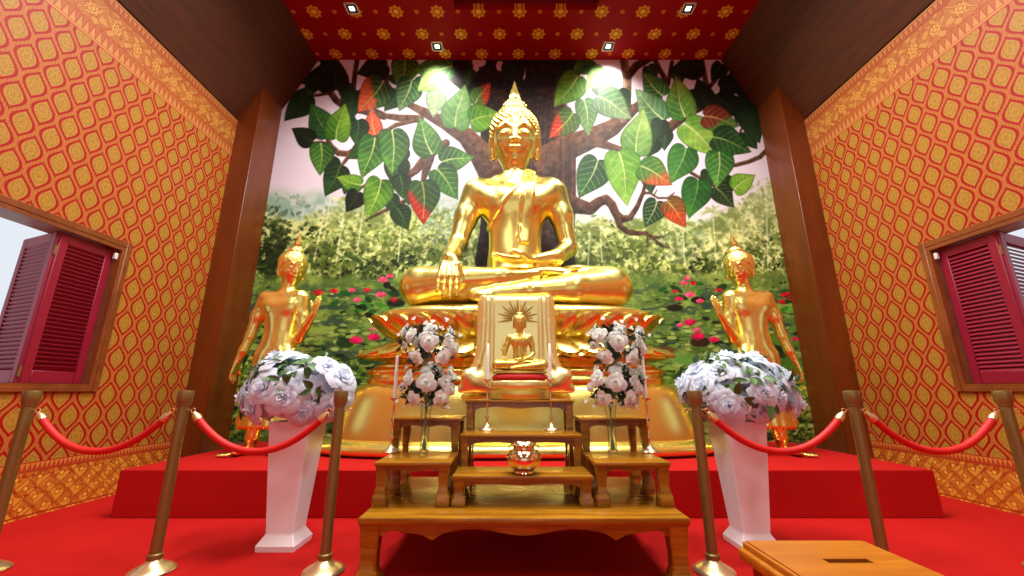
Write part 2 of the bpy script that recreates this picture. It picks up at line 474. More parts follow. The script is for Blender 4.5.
# windows: frame lining of each opening
k = 1
for s in (-1, 1):
    for i, (a, b) in enumerate(wins):
        mb = MB()
        xi, xo = s * (WX - 0.018), s * (WX + 0.21)
        x0, x1 = sorted((xi, xo)); t = 0.035
        mb.box(x0, x1, b - t, b, WZ0 + t * .7, WZ1 - t); mb.box(x0, x1, a, a + t, WZ0 + t * .7, WZ1 - t)
        mb.box(x0, x1, a, b, WZ1 - t, WZ1); mb.box(x0, x1, a, b, WZ0, WZ0 + t * 0.7)
        xa, xb = sorted((s * WX, s * (WX - 0.022)))
        mb.box(xa, xb, b, b + 0.055, WZ0 - 0.04, WZ1 + 0.055, 0.004, 1); mb.box(xa, xb, a - 0.055, a, WZ0 - 0.04, WZ1 + 0.055, 0.004, 1)
        mb.box(xa, xb, a, b, WZ1, WZ1 + 0.055, 0.004, 1); mb.box(xa, xb, a, b, WZ0 - 0.04, WZ0, 0.004, 1)
        struct('window_%d' % k, mb, 'frame_wood'); k += 1
# folding louvred shutters, swung outwards
def shutter_panel(w, h, parent, name='shutter_panel'):
    st, th = 0.07, 0.035
    mb = MB()
    mb.box(0, st, -th / 2, th / 2, 0, h, 0.004, 1); mb.box(w - st, w, -th / 2, th / 2, 0, h, 0.004, 1)
    mb.box(st, w - st, -th / 2, th / 2, 0, 0.10, 0.004, 1); mb.box(st, w - st, -th / 2, th / 2, h - 0.09, h, 0.004, 1)
    o = mb.build(name, 'crimson', parent)
    n = 30; ms = MB()
    for i in range(n):
        z = 0.10 + (h - 0.19) * (i + 0.5) / n
        dz = (h - 0.19) / n * 0.56
        ms.add([(st, -0.015, z - dz), (w - st, -0.015, z - dz), (w - st, 0.015, z + dz), (st, 0.015, z + dz),
                (st, -0.015, z - dz + 0.006), (w - st, -0.015, z - dz + 0.006), (w - st, 0.015, z + dz + 0.006), (st, 0.015, z + dz + 0.006)],
               [(0, 1, 2, 3), (7, 6, 5, 4), (0, 4, 5, 1), (2, 6, 7, 3), (1, 5, 6, 2), (0, 3, 7, 4)])
    ms.build('louvre_slats', 'crimson', o, flat=True)
    return o
for s, n in ((-1, 'left'), (1, 'right')):
    t = thing('folding_shutter', 'crimson louvred folding shutter swung out of the %s wall window' % n, 'shutter', (s * (WX + 0.06), 3.61, WZ0 + 0.025), 0, 'louvred shutters on the side windows')
    h = WZ1 - WZ0 - 0.065
    p0 = Vector((0, 0)); p1 = Vector((-s * 0.015, -0.47)); p2 = Vector((s * 0.50, -0.27))
    for a, b in ((p0, p1), (p1, p2)):
        dd = b - a
        o = shutter_panel(dd.length, h, t)
        o.location = (a.x, a.y, 0); o.rotation_euler = (0, 0, math.atan2(dd.y, dd.x))
    for za_ in (0.05, h - 0.2): MB().tube([(p1.x, p1.y, za_), (p1.x, p1.y, za_ + 0.08)], 0.011, 8).build('hinge', 'brass', t)
    b_ = MB().box(-0.012, 0.012, -0.03, 0.0, h - 0.09, h - 0.03, 0.003, 1).build('latch_plate', 'white_metal', t)
    b_.location = (-s * 0.05, 0.005, 0)
# low red dais
struct('platform', MB().box(-3.215, 3.18, 3.42, YB, 0, 0.34, 0.006, 1), 'carpet', label='low red carpeted dais along the back wall')

# ------------------------------------------------------------------ painted mural on the back wall
def to_lin(c):
    c = c / 255.0
    return np.where(c <= 0.04045, c / 12.92, ((np.maximum(c, 0) + 0.055) / 1.055) ** 2.4)
rng = np.random.default_rng(5)
NU, NW = 740, 530
U0, U1, W0, W1 = -3.58, 3.58, 0.34, 5.94
gu = np.linspace(U0, U1, NU); gw = np.linspace(W0, W1, NW)
UU, WW = np.meshgrid(gu, gw)                       # rows follow height
dd_ = YM * cpi + (WW - CAM[2]) * spi
PX = CX + F * (UU - CAM[0]) / dd_
PY = CY - F * (-YM * spi + (WW - CAM[2]) * cpi) / dd_
IMG = np.zeros((NW, NU, 3), np.float32)
def vnoise(sx, sy, seed, x=None, y=None):
    r = np.random.default_rng(seed).random((256, 256)).astype(np.float32)
    a = (UU if x is None else x) * sx + 50; b = (WW if y is None else y) * sy + 50
    i = np.floor(a).astype(int); j = np.floor(b).astype(int)
    fa = a - i; fb = b - j; fa = fa * fa * (3 - 2 * fa); fb = fb * fb * (3 - 2 * fb)
    g = lambda p, q: r[p % 256, q % 256]
    return (g(i, j) * (1 - fa) + g(i + 1, j) * fa) * (1 - fb) + (g(i, j + 1) * (1 - fa) + g(i + 1, j + 1) * fa) * fb
def fbm(s, seed, n=4, st=1.0):
    o = 0; a = 0.5
    for q in range(n): o = o + a * vnoise(s * 2 ** q, s * st * 2 ** q, seed + q); a *= 0.5
    return o / (1 - 0.5 ** n)
def C3(r, g, b): return np.array([r, g, b], np.float32)
def lay(sl, a, col):
    IMG[sl] = IMG[sl] * (1 - a[..., None]) + np.asarray(col, np.float32) * a[..., None]
def sstep(a, b, x_):
    t_ = np.clip((x_ - a) / (b - a), 0, 1); return t_ * t_ * (3 - 2 * t_)
ALL = (slice(None), slice(None))
# sky, distant hills, forest, pond
n1 = fbm(1.2, 1); n2 = fbm(5, 20, 4); n3 = fbm(16, 40, 3); n4 = fbm(34, 60, 2)
IMG[:] = C3(224, 214, 224)
IMG += ((n1 - 0.5)[..., None] * C3(14, 14, 8))
hill = 192 + (PX - 250) * 0.05 + (fbm(1.6, 90, 3) - 0.5) * 34 - 10 * np.exp(-((PX - 470) / 60) ** 2)
lay(ALL, sstep(-4, 10, PY - hill) * 0.8, C3(178, 196, 180))
lay(ALL, sstep(-6, 6, PY - (hill + 10)) * sstep(0.42, 0.62, n2) * (PX < 520) * 0.7, C3(122, 164, 146))
tree = 208 + (n1 - 0.5) * 36 + 14 * np.exp(-((PX - 620) / 70) ** 2) - 26 * np.exp(-((PX - 775) / 38) ** 2) + (n3 - 0.5) * 14 - 10 * np.exp(-((PX - 255) / 20) ** 2)
tr = sstep(-3, 6, PY - tree)
g = sstep(0.36, 0.66, n2 * 0.55 + n3 * 0.3 + n4 * 0.25 - 0.05)
fcol = C3(122, 142, 74) * (1 - g[..., None]) + C3(198, 206, 142) * g[..., None]
IMG = IMG * (1 - tr[..., None] * 0.9) + fcol * tr[..., None] * 0.9
leftdark = sstep(325, 240, PX + (n2 - 0.5) * 80) * sstep(205, 235, PY) * sstep(380, 300, PY)
lay(ALL, leftdark * sstep(0.62, 0.42, n3 * 0.6 + n2 * 0.4) * 0.85, C3(40, 58, 28))
lay(ALL, sstep(232, 256, PY) * sstep(290, 268, PY) * sstep(0.56, 0.46, n3) * 0.6, C3(84, 108, 44))
# foliage dabs
def dab(x_, y_, rx, ry, col, a=0.8, rot=0.0):
    r0 = np.searchsorted(-PY[:, 0], -(y_ + max(rx, ry) + 1)); r1 = np.searchsorted(-PY[:, 0], -(y_ - max(rx, ry) - 1))
    if r1 <= r0: return
    row = PX[(r0 + r1) // 2 if (r0 + r1) // 2 < NW else NW - 1]
    m_ = max(rx, ry) * 1.15 + 2
    a0 = np.searchsorted(row, x_ - m_ - 2); a1 = np.searchsorted(row, x_ + m_ + 2)
    if a1 <= a0: return
    sl = (slice(r0, r1), slice(a0, a1))
    qx = PX[sl] - x_; qy = PY[sl] - y_
    c_, s_ = math.cos(rot), math.sin(rot)
    e = ((qx * c_ + qy * s_) / rx) ** 2 + ((-qx * s_ + qy * c_) / ry) ** 2
    lay(sl, np.clip((1.25 - e) * 2.2, 0, 1) * a, col)
def rr(a, b): return random.uniform(a, b)
def clump(cx_, cy_, rx, ry, n, cols, sz=(1.2, 3.0), a=0.75):
    for _ in range(n):
        t_ = rr(0, 2 * PI); q = math.sqrt(random.random())
        xx, y2 = cx_ + rx * q * math.cos(t_), cy_ + ry * q * math.sin(t_)
        dk = 0.75 + 0.35 * (1 - (y2 - cy_ + ry) / (2 * ry)) + rr(-.1, .1)
        col = C3(*random.choice(cols)) * dk
        dab(xx, y2, rr(*sz), rr(sz[0], sz[1]) * 0.6, np.clip(col, 0, 255), a, rr(-1.2, 1.2))
YG = [(150, 170, 88), (176, 190, 112), (128, 150, 70), (196, 204, 140), (104, 128, 58)]
DG = [(60, 84, 40), (80, 106, 52), (46, 66, 32), (104, 130, 66)]
for (a_, b_, c_, d_, n_, co) in ((268, 232, 24, 26, 150, DG), (256, 285, 22, 28, 140, DG), (285, 205, 26, 12, 60, [(120, 156, 130), (150, 178, 150)]),
        (318, 240, 22, 20, 110, YG + DG), (345, 225, 26, 30, 120, YG), (380, 250, 30, 22, 150, YG), (420, 235, 26, 26, 130, YG), (440, 225, 20, 20, 90, [(176, 196, 170), (150, 176, 140)]),
        (330, 268, 26, 12, 100, DG + YG), (372, 268, 16, 12, 60, DG), (405, 262, 12, 10, 50, DG), (595, 240, 26, 26, 120, YG), (640, 250, 28, 22, 120, YG),
        (680, 240, 26, 24, 110, [(160, 182, 140), (190, 204, 160)]), (703, 268, 13, 11, 70, DG), (770, 215, 30, 38, 240, [(176, 192, 130), (140, 164, 90), (204, 210, 160)]),
        (765, 262, 30, 24, 160, YG + DG), (790, 250, 16, 40, 120, YG), (650, 268, 50, 8, 90, YG), (740, 275, 30, 14, 100, YG), (258, 175, 4, 20, 30, [(88, 104, 80)])):
    clump(a_, b_, c_, d_, n_, co)
def stroke(pts, w, col, a=1.0, var=0.0, sd=3):
    P_ = [Vector(p[:2]) for p in pts]
    ws = [p[2] for p in pts] if len(pts[0]) > 2 else [w] * len(pts)
    best = np.full(PX.shape, 99, np.float32); sidev = np.zeros(PX.shape, np.float32)
    for i in range(len(P_) - 1):
        p, q = P_[i], P_[i + 1]; d_ = q - p; L2 = d_.length_squared + 1e-9
        m_ = max(ws[i], ws[i + 1]) + 2
        r0 = np.searchsorted(-PY[:, 0], -(max(p.y, q.y) + m_)); r1 = np.searchsorted(-PY[:, 0], -(min(p.y, q.y) - m_))
        if r1 <= r0: continue
        sub = PX[r0:r1]; cm = ((sub > min(p.x, q.x) - m_) & (sub < max(p.x, q.x) + m_)).any(0)
        ii = np.nonzero(cm)[0]
        if not len(ii): continue
        sl = (slice(r0, r1), slice(ii[0], ii[-1] + 1))
        qx = PX[sl] - p.x; qy = PY[sl] - p.y
        t_ = np.clip((qx * d_.x + qy * d_.y) / L2, 0, 1)
        wid = (ws[i] + (ws[i + 1] - ws[i]) * t_) * 0.5
        ds = np.sqrt((qx - t_ * d_.x) ** 2 + (qy - t_ * d_.y) ** 2) - wid
        sd_ = (qx * d_.y - qy * d_.x) / math.sqrt(L2) / (wid + 0.5)
        mk = ds < best[sl]
        best[sl] = np.where(mk, ds, best[sl]); sidev[sl] = np.where(mk, sd_ * np.sign(d_.x + 1e-6), sidev[sl])
    al = np.clip(0.5 - best * 0.9, 0, 1) * a
    if var:
        cc = np.asarray(col, np.float32)[None, None] * 0.74 * (1 + var * np.clip(sidev, -1, 1))[..., None] + ((n3 - 0.5) * 60 + (n4 - 0.5) * 36)[..., None]
        mk = al > 0
        IMG[mk] = IMG[mk] * (1 - al[mk][:, None]) + np.clip(cc[mk], 8, 255) * al[mk][:, None]
    else: lay(ALL, al, col)
for x0_, y0_, x1_, y1_ in ((326, 200, 314, 262), (345, 205, 336, 264), (364, 205, 357, 250), (402, 215, 398, 262), (590, 225, 588, 265), (600, 222, 602, 262), (713, 215, 716, 262), (766, 190, 768, 270), (683, 232, 685, 268), (336, 168, 326, 226)):
    stroke([(x0_, y0_), (x1_, y1_)], 1.2, C3(206, 210, 182), 0.7)
def palm(x_, y_, r_, col, n_=11):
    for i in range(n_):
        a_ = rr(-PI, 0.25) if i else -PI / 2
        L_ = r_ * rr(0.7, 1.1)
        pts = [(x_ + L_ * q * math.cos(a_), y_ + L_ * q * math.sin(a_) + 0.55 * L_ * q * q) for q in (0, .35, .7, 1)]
        stroke([(*p, w_) for p, w_ in zip(pts, (1.0, 2.2, 1.8, 0.6))], 1, np.clip(C3(*col) + rr(-18, 18), 0, 255), 0.8)
for x_, y_, r_, c_ in ((600, 225, 18, (168, 176, 110)), (590, 230, 14, (140, 152, 88)), (713, 212, 16, (160, 180, 120)), (330, 252, 17, (96, 128, 62)), (350, 258, 14, (84, 116, 54)), (310, 243, 13, (150, 170, 96)), (440, 250, 12, (150, 168, 100)), (680, 228, 13, (176, 190, 140))):
    palm(x_, y_, r_, c_)
# pond
pond = sstep(271, 280, PY + (n2 - 0.5) * 10 + np.where(PX > 560, 2, 0))
pc = C3(150, 168, 96) * g[..., None] + C3(112, 138, 78) * (1 - g[..., None])
IMG = IMG * (1 - pond[..., None]) + pc * pond[..., None]
water = sstep(0.54, 0.66, fbm(4.5, 130, 4, 3.2)) * sstep(275, 300, PY)
lay(ALL, water * 0.75, C3(70, 96, 92))
deep = sstep(0.60, 0.72, fbm(3, 150, 4, 2.5)) * sstep(285, 320, PY)
lay(ALL, deep * 0.7, C3(46, 62, 44))
for i in range(2300):
    y_ = 277 + (random.random() ** 0.8) * 185
    x_ = rr(222, 812)
    sz = 1.1 + (y_ - 272) * 0.055 * rr(0.5, 1.2)
    t_ = random.random()
    col = (C3(168, 184, 110) if t_ < .42 else C3(140, 166, 84) if t_ < .72 else C3(110, 144, 74) if t_ < .88 else C3(52, 70, 40))
    dab(x_, y_ + 0.5, sz * 1.02, sz * 0.42, C3(50, 70, 48), 0.6)
    dab(x_, y_, sz, sz * 0.38, np.clip(col + rr(-16, 16), 0, 255), 0.85, rr(-.12, .12))
for i in range(46):
    x_, y_ = random.choice([(rr(380, 415), rr(276, 296)), (rr(355, 372), rr(298, 312)), (rr(640, 730), rr(280, 300)), (rr(300, 350), rr(292, 305)), (rr(780, 800), rr(292, 310)), (rr(360, 400), rr(300, 318))])
    dab(x_, y_, rr(3, 7), rr(2, 4), C3(*random.choice([(56, 118, 44), (88, 150, 60), (30, 48, 26), (44, 92, 44), (120, 170, 84)])), 0.9, rr(-.6, .6))
for x_, y_, rx_, ry_, col in ((345, 343, 9, 5, (52, 92, 48)), (366, 360, 8, 5, (60, 100, 50)), (700, 342, 10, 5, (84, 60, 44)), (675, 308, 8, 3.5, (60, 50, 34)), (698, 300, 7, 3.5, (44, 40, 30)), (430, 300, 10, 5, (62, 110, 50)), (396, 303, 9, 4, (40, 60, 34)), (785, 340, 14, 6, (110, 150, 70)), (790, 365, 16, 8, (98, 140, 66)), (320, 330, 14, 4, (150, 172, 96)), (690, 360, 16, 5, (118, 160, 84)), (665, 350, 10, 4, (126, 96, 62))):
    dab(x_, y_, rx_, ry_, C3(*col), 0.9)
# dense leafy growth low at both edges
clump(232, 330, 16, 70, 420, [(74, 96, 40), (108, 128, 56), (44, 62, 28), (150, 162, 90)], (1.5, 4))
clump(240, 400, 18, 50, 260, [(84, 110, 40), (120, 150, 60), (50, 70, 30), (180, 190, 110)], (1.5, 4))
clump(808, 420, 24, 40, 300, [(110, 130, 50), (150, 160, 70), (70, 90, 36), (196, 190, 110)], (1.5, 3.5))
clump(700, 395, 50, 30, 200, [(110, 150, 60), (84, 120, 60), (150, 180, 90), (60, 84, 44)], (2, 5))
clump(345, 400, 30, 40, 160, [(110, 150, 60), (84, 120, 60), (60, 84, 44)], (2, 5))
# water lilies
def lily(x_, y_, r_, col):
    for a_ in (-1.3, -0.9, -0.45, 0, 0.45, 0.9, 1.3):
        dab(x_ + r_ * 0.5 * math.sin(a_), y_ - r_ * 0.35 * math.cos(a_), r_ * 0.22, r_ * 0.62, np.clip(C3(*col) * rr(0.82, 1.18), 0, 255), 0.95, a_)
    dab(x_, y_ + r_ * 0.1, r_ * 0.4, r_ * 0.25, np.clip(C3(*col) * 0.8, 0, 255), 0.8)
MG, PK, RD = (218, 30, 112), (226, 96, 130), (196, 40, 70)
for x_, y_, r_, c_ in ((318, 294, 5, RD), (334, 292, 4, RD), (352, 291, 3.5, PK), (367, 291, 3.5, RD), (381, 296, 5, PK), (394, 301, 4, RD), (357, 301, 4, PK), (383, 281, 5, PK), (390, 277, 4, PK),
        (356, 342, 6.5, MG), (374, 339, 6.5, MG), (690, 324, 6, MG), (698, 338, 6.5, MG), (697, 331, 4, PK), (714, 341, 5, MG), (690, 296, 5, PK), (679, 300, 4, MG), (684, 284, 4, PK), (693, 284, 3.5, RD), (687, 279, 3.5, PK),
        (719, 291, 3.5, RD), (786, 296, 5, RD), (794, 300, 5, RD), (782, 303, 4, RD), (306, 298, 4, RD), (700, 302, 4, PK), (680, 326, 3.5, PK), (372, 330, 2.5, PK), (675, 292, 3, RD), (795, 340, 3.5, MG)):
    lily(x_, y_, r_, c_)
# the bodhi tree
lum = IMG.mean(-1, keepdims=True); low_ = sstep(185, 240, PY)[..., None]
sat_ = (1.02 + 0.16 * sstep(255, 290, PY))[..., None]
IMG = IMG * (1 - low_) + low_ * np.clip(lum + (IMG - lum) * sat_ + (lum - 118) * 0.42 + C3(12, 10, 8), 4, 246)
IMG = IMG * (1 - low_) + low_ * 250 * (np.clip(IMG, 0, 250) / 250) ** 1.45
TB = C3(84, 46, 28); TB2 = C3(112, 72, 46)
def br(pts, col=TB2, var=0.34): stroke(pts, 1, col, 1.0, var)
br([(498, 60, 40), (508, 100, 60), (520, 150, 78), (522, 200, 84), (524, 240, 84), (526, 262, 90)], C3(52, 28, 18), 0.25)
br([(545, 60, 30), (548, 100, 34), (556, 150, 40), (556, 200, 40), (552, 235, 44), (548, 262, 56)], C3(66, 36, 24), 0.3)
br([(492, 190, 20), (489, 230, 18), (486, 262, 22)], C3(40, 22, 16), 0.2)
br([(548, 160, 30), (566, 148, 26), (592, 138, 21), (612, 128, 17), (628, 114, 12), (640, 104, 8)])
br([(624, 118, 10), (627, 95, 9), (627, 78, 9), (624, 60, 8)], C3(150, 116, 92))
br([(628, 76, 8), (636, 66, 8), (650, 58, 7)], TB)
br([(596, 142, 10), (622, 150, 6), (640, 152, 10), (655, 138, 12), (674, 124, 10), (690, 112, 9), (704, 106, 7), (710, 100, 6), (705, 78, 5), (702, 60, 5)])
br([(708, 103, 4), (726, 101, 3), (742, 100, 2)]); br([(706, 90, 5), (716, 80, 3)], TB)
br([(668, 84, 5), (660, 70, 5), (655, 60, 5)], TB); br([(672, 62, 4), (668, 84, 4)], TB)
br([(562, 200, 22), (574, 205, 17), (590, 209, 12), (599, 202, 10), (606, 199, 9), (612, 205, 9), (616, 214, 8), (622, 219, 8), (630, 218, 6), (637, 207, 5), (643, 193, 4), (645, 184, 3)], C3(100, 62, 44), 0.4)
br([(643, 193, 3), (650, 193, 2.4), (658, 198, 2.2), (668, 198, 2), (674, 193, 1.2)]); br([(654, 195, 1.6), (657, 190, 1)])
br([(616, 214, 7), (620, 226, 6), (628, 232, 5.5), (638, 233.5, 5), (646, 233, 4), (655, 240, 3), (662, 246, 2.4), (670, 248, 1.4)], C3(100, 66, 44)); br([(648, 234, 2), (656, 237.5, 1.8), (666, 236.5, 1.2)]); br([(647, 234, 1.8), (648, 247, 1.2)])
br([(769, 148, 5), (760, 157, 4.5), (748, 162, 4), (736, 165, 4), (728, 166, 3)]); br([(690, 172, 3), (700, 178, 3.5), (709, 184, 3.5), (720, 188, 3), (736, 190, 2.4)])
br([(742, 128, 2), (738, 138, 3), (731, 160, 2)])
br([(502, 200, 30), (492, 172, 28), (480, 152, 24), (466, 136, 18), (446, 124, 13), (428, 114, 10), (408, 104, 6)], C3(116, 76, 52), 0.3)
br([(420, 119, 8), (400, 118, 7), (386, 116, 5.5), (374, 109, 3)]); br([(384, 117, 6), (362, 111, 6), (346, 108, 7), (336, 100, 7), (329, 91, 6), (320, 84, 5), (308, 74, 5)], C3(96, 62, 40))
br([(418, 120, 4), (396, 125, 4.5), (384, 132, 4), (370, 139, 4), (358, 148, 5), (348, 154, 6), (338, 153, 6), (331, 146, 5), (326, 136, 4)])
br([(352, 152, 4.5), (342, 165, 3), (336, 172, 2)]); br([(332, 145, 2.5), (322, 142, 2.5), (312, 142, 2)]); br([(330, 93, 3), (318, 95, 3), (306, 97, 2)], TB)
br([(353, 98, 5), (354, 80, 5), (357, 60, 5)], TB); br([(387, 88, 5), (385, 62, 5)], TB)
br([(446, 143, 8), (436, 149, 9), (426, 158, 10), (416, 170, 8), (404, 179, 6), (390, 182, 4), (376, 181, 3), (364, 186, 3), (354, 192, 2)], C3(110, 70, 48)); br([(430, 158, 9), (426, 170, 8), (423, 180, 5)], C3(96, 66, 44))
br([(410, 198, 4), (396, 206, 4.5), (384, 211, 3.5), (366, 220, 1.6)])
br([(440, 60, 22), (458, 74, 22), (478, 88, 24), (500, 110, 30), (512, 140, 34)], C3(50, 28, 20), 0.3)
br([(480, 58, 60), (520, 62, 60), (560, 60, 50)], C3(36, 20, 14), 0.2)
lay(ALL, sstep(60, 96, PY) * 0, C3(0, 0, 0))
for x_, y_, rx_, ry_ in ((479, 62, 7, 5), (500, 66, 4, 5), (516, 63, 5, 5), (524, 72, 1.6, 8), (476, 68, 3, 4)):
    dab(x_, y_, rx_, ry_, C3(214, 178, 182), 0.95)
for i in range(26):
    x_ = rr(500, 575); stroke([(x_, rr(90, 150), 0.6), (x_ + rr(-4, 4), rr(170, 210), 2.2), (x_ + rr(-6, 6), rr(215, 262), 0.6)], 1, C3(*random.choice([(120, 76, 48), (30, 16, 12), (140, 70, 36)])), 0.35)
# bodhi leaves
def leaf(bx, by, tx, ty, wf, c_lo, c_hi, vein=None, c3=None):
    wf = wf * 1.08
    b_ = Vector((bx, by)); t_ = Vector((tx, ty)); ax = t_ - b_; L_ = ax.length; ax /= L_
    m_ = L_ * 1.05 + 3
    r0 = np.searchsorted(-PY[:, 0], -(max(by, ty) + m_ * .6)); r1 = np.searchsorted(-PY[:, 0], -(min(by, ty) - m_ * .6))
    if r1 <= r0: return
    sub = PX[r0:r1]; cm = ((sub > min(bx, tx) - m_ * .6) & (sub < max(bx, tx) + m_ * .6)).any(0); ii = np.nonzero(cm)[0]
    if not len(ii): return
    sl = (slice(r0, r1), slice(ii[0], ii[-1] + 1))
    qx = PX[sl] - bx; qy = PY[sl] - by
    s_ = (qx * ax.x + qy * ax.y) / L_; q_ = (-qx * ax.y + qy * ax.x) / L_
    q_ = q_ + 0.03 * np.sin(s_ * 5)
    lobe = 0.10 * np.clip(1 - (np.abs(q_) / (wf * 0.55) - 1) ** 2, 0, 1)
    tt = np.clip((s_ + lobe) / (1.0), 0, 1)
    wprof = wf * (tt ** 0.45) * (1 - tt) ** 0.85 / 0.545
    wprof = np.where(tt > 0.86, np.maximum(wprof, 0.035 * (1.02 - tt) / 0.16), wprof)
    dist = (wprof - np.abs(q_)) * L_
    al = np.clip(dist * 0.8 + 0.5, 0, 1) * ((s_ + lobe) > 0) * (s_ < 1.0)
    cl, ch = C3(*c_lo), C3(*c_hi)
    h_ = np.clip(0.5 + (s_ - 0.5) * 0.8 + np.where(q_ > 0, 0.16, -0.12) + (n2[sl] - 0.5) * 0.8, 0, 1)
    cc = cl * (1 - h_[..., None]) + ch * h_[..., None]
    if c3 is not None:
        h3 = sstep(0.38, 0.62, s_ + q_ * 0.8 + (n2[sl] - 0.5) * 0.4)
        cc = cc * (1 - h3[..., None]) + C3(*c3) * h3[..., None]
    v_ = C3(*(vein or (206, 222, 130)))
    mid = np.clip(1.2 - np.abs(q_) * L_ / (1.1 * (1.05 - s_)), 0, 1)
    kf = 6.2
    w_ = (s_ * kf - (np.abs(q_) / wf) ** 1.25 * kf * 0.40)
    sv = np.abs(w_ - np.round(w_)) / kf * L_
    svm = np.clip(1.0 - sv / 0.55, 0, 1) * (s_ > 0.02) * (w_ < 5.2) * (np.abs(q_) < wprof * 0.86) * 0.62
    vv = np.maximum(mid * 0.9, svm)
    cc = cc * (1 - vv[..., None]) + v_ * vv[..., None]
    edge = np.clip(1 - dist / 2.2, 0, 1) * 0.28
    cc = cc * (1 - edge[..., None]) * (0.84 + (n3[sl] - 0.5) * 0.25)[..., None] + C3(6, 0, -4)
    sh = np.clip(al, 0, 1)
    IMG[sl] = IMG[sl] * (1 - sh[..., None]) + np.clip(cc, 0, 255) * sh[..., None]
BR = ((44, 110, 22), (138, 202, 62)); MD = ((24, 84, 28), (84, 156, 60)); DK = ((12, 40, 22), (32, 78, 34)); LT = ((84, 140, 70), (168, 208, 112)); VD = ((8, 20, 12), (16, 38, 20))
VL, VP, VX = (196, 220, 110), (220, 232, 160), (40, 72, 36)
LEAVES = [
 (318, 90, 325, 60, .5, VD, VX), (320, 62, 340, 50, .5, VD, VX), (336, 90, 336, 58, .52, VD, VX), (386, 64, 357, 75, .5, VD, VX), (322, 76, 300, 84, .42, VD, VX),
 (352, 92, 351, 122, .46, DK, VX), (383, 82, 359, 113, .50, ((20, 60, 24), (60, 110, 36)), VL, (226, 96, 56)), (375, 134, 370, 109, .46, ((206, 80, 44), (214, 86, 60)), (240, 190, 120)),
 (308, 95, 285, 122, .42, DK, VX), (329, 134, 309, 104, .46, ((24, 76, 34), (60, 128, 54)), (120, 170, 96)), (358, 120, 357, 146, .5, DK, (70, 120, 70)), (336, 139, 344, 103, .44, BR, VL),
 (313, 141, 291, 129, .48, VD, VX), (321, 144, 321, 176, .46, MD, VL), (340, 166, 326, 197, .46, DK, (80, 130, 70)), (361, 185, 336, 178, .42, BR, VL), (358, 192, 347, 213, .5, VD, VX),
 (375, 138, 363, 179, .42, MD, VP), (381, 180, 369, 219, .44, BR, (230, 240, 140)), (396, 158, 397, 188, .52, DK, (70, 120, 70)), (400, 176, 404, 199, .5, DK, (80, 130, 70)), (392, 131, 394, 176, .42, MD, VP),
 (405, 58, 402, 91, .50, ((30, 84, 24), (110, 180, 44)), VL), (412, 80, 400, 112, .46, ((30, 84, 44), (96, 150, 96)), VP), (436, 92, 434, 118, .48, ((120, 168, 120), (170, 204, 160)), VP), (452, 66, 412, 72, .40, MD, VL),
 (442, 72, 418, 92, .5, LT, VP), (432, 154, 418, 117, .44, MD, VP), (441, 162, 474, 156, .46, MD, VP), (437, 169, 459, 199, .44, ((20, 74, 30), (62, 142, 50)), (200, 220, 120)), (422, 182, 425, 225, .44, ((24, 74, 34), (60, 110, 40)), (200, 190, 90), (196, 40, 30)),
 (397, 208, 409, 230, .5, DK, (80, 130, 70)), (475, 104, 490, 82, .46, ((60, 120, 50), (90, 130, 50)), VL, (214, 60, 40)), (455, 127, 464, 84, .42, ((70, 140, 60), (130, 190, 110)), VP), (471, 121, 500, 112, .56, ((52, 130, 30), (128, 196, 52)), VL),
 (510, 62, 520, 88, .5, VD, VX), (575, 58, 556, 80, .5, VD, VX), (592, 60, 572, 74, .5, MD, VX), (578, 76, 555, 108, .44, BR, VL), (584, 100, 590, 136, .36, ((70, 130, 70), (110, 168, 90)), VP), (598, 96, 633, 118, .44, ((70, 120, 80), (130, 170, 120)), VP), (604, 70, 586, 90, .5, LT, VP),
 (573, 113, 550, 139, .44, ((60, 110, 40), (110, 120, 40)), VL, (218, 52, 34)), (663, 96, 641, 73, .46, MD, VP), (664, 120, 634, 90, .42, ((50, 110, 60), (130, 180, 130)), VP), (661, 120, 656, 142, .5, DK, VX), (655, 140, 648, 158, .5, DK, VX), (636, 153, 642, 108, .42, ((84, 146, 66), (160, 206, 104)), VP),
 (702, 64, 670, 72, .46, VD, VX), (708, 106, 696, 78, .46, VD, VX), (722, 64, 712, 82, .5, VD, VX), (720, 88, 745, 84, .5, VD, VX), (738, 96, 765, 92, .5, VD, VX), (715, 108, 745, 98, .46, VD, VX), (718, 98, 738, 116, .5, VD, VX), (746, 106, 761, 143, .44, DK, VX), (738, 112, 757, 120, .5, DK, VX), (752, 80, 768, 104, .5, VD, VX),
 (685, 117, 674, 76, .42, ((50, 120, 36), (150, 206, 72)), VP), (685, 124, 719, 155, .42, ((90, 160, 50), (170, 214, 90)), VP), (704, 116, 740, 125, .42, ((120, 46, 30), (130, 60, 36)), (224, 190, 110), (70, 136, 50)), (714, 137, 752, 151, .42, ((18, 60, 30), (44, 104, 44)), (150, 190, 100)),
 (598, 160, 580, 199, .46, ((18, 70, 34), (50, 122, 54)), VP), (619, 152, 629, 206, .40, ((84, 156, 44), (150, 210, 80)), (232, 244, 170)), (641, 166, 673, 184, .46, ((60, 128, 54), (110, 150, 60)), VP, (206, 110, 60)), (686, 148, 672, 184, .48, ((30, 96, 40), (80, 158, 66)), (150, 200, 120)),
 (715, 187, 735, 207, .46, DK, (150, 160, 90)), (719, 152, 718, 188, .48, ((26, 96, 34), (90, 170, 70)), VP), (698, 180, 690, 219, .46, ((20, 84, 38), (60, 150, 50)), (110, 180, 90)), (734, 189, 755, 174, .5, ((96, 170, 40), (140, 204, 70)), VP), (657, 201, 646, 228, .48, ((16, 62, 34), (40, 100, 50)), VP), (667, 201, 687, 227, .44, ((110, 90, 40), (180, 80, 40)), (224, 200, 110), (216, 74, 36)),
]
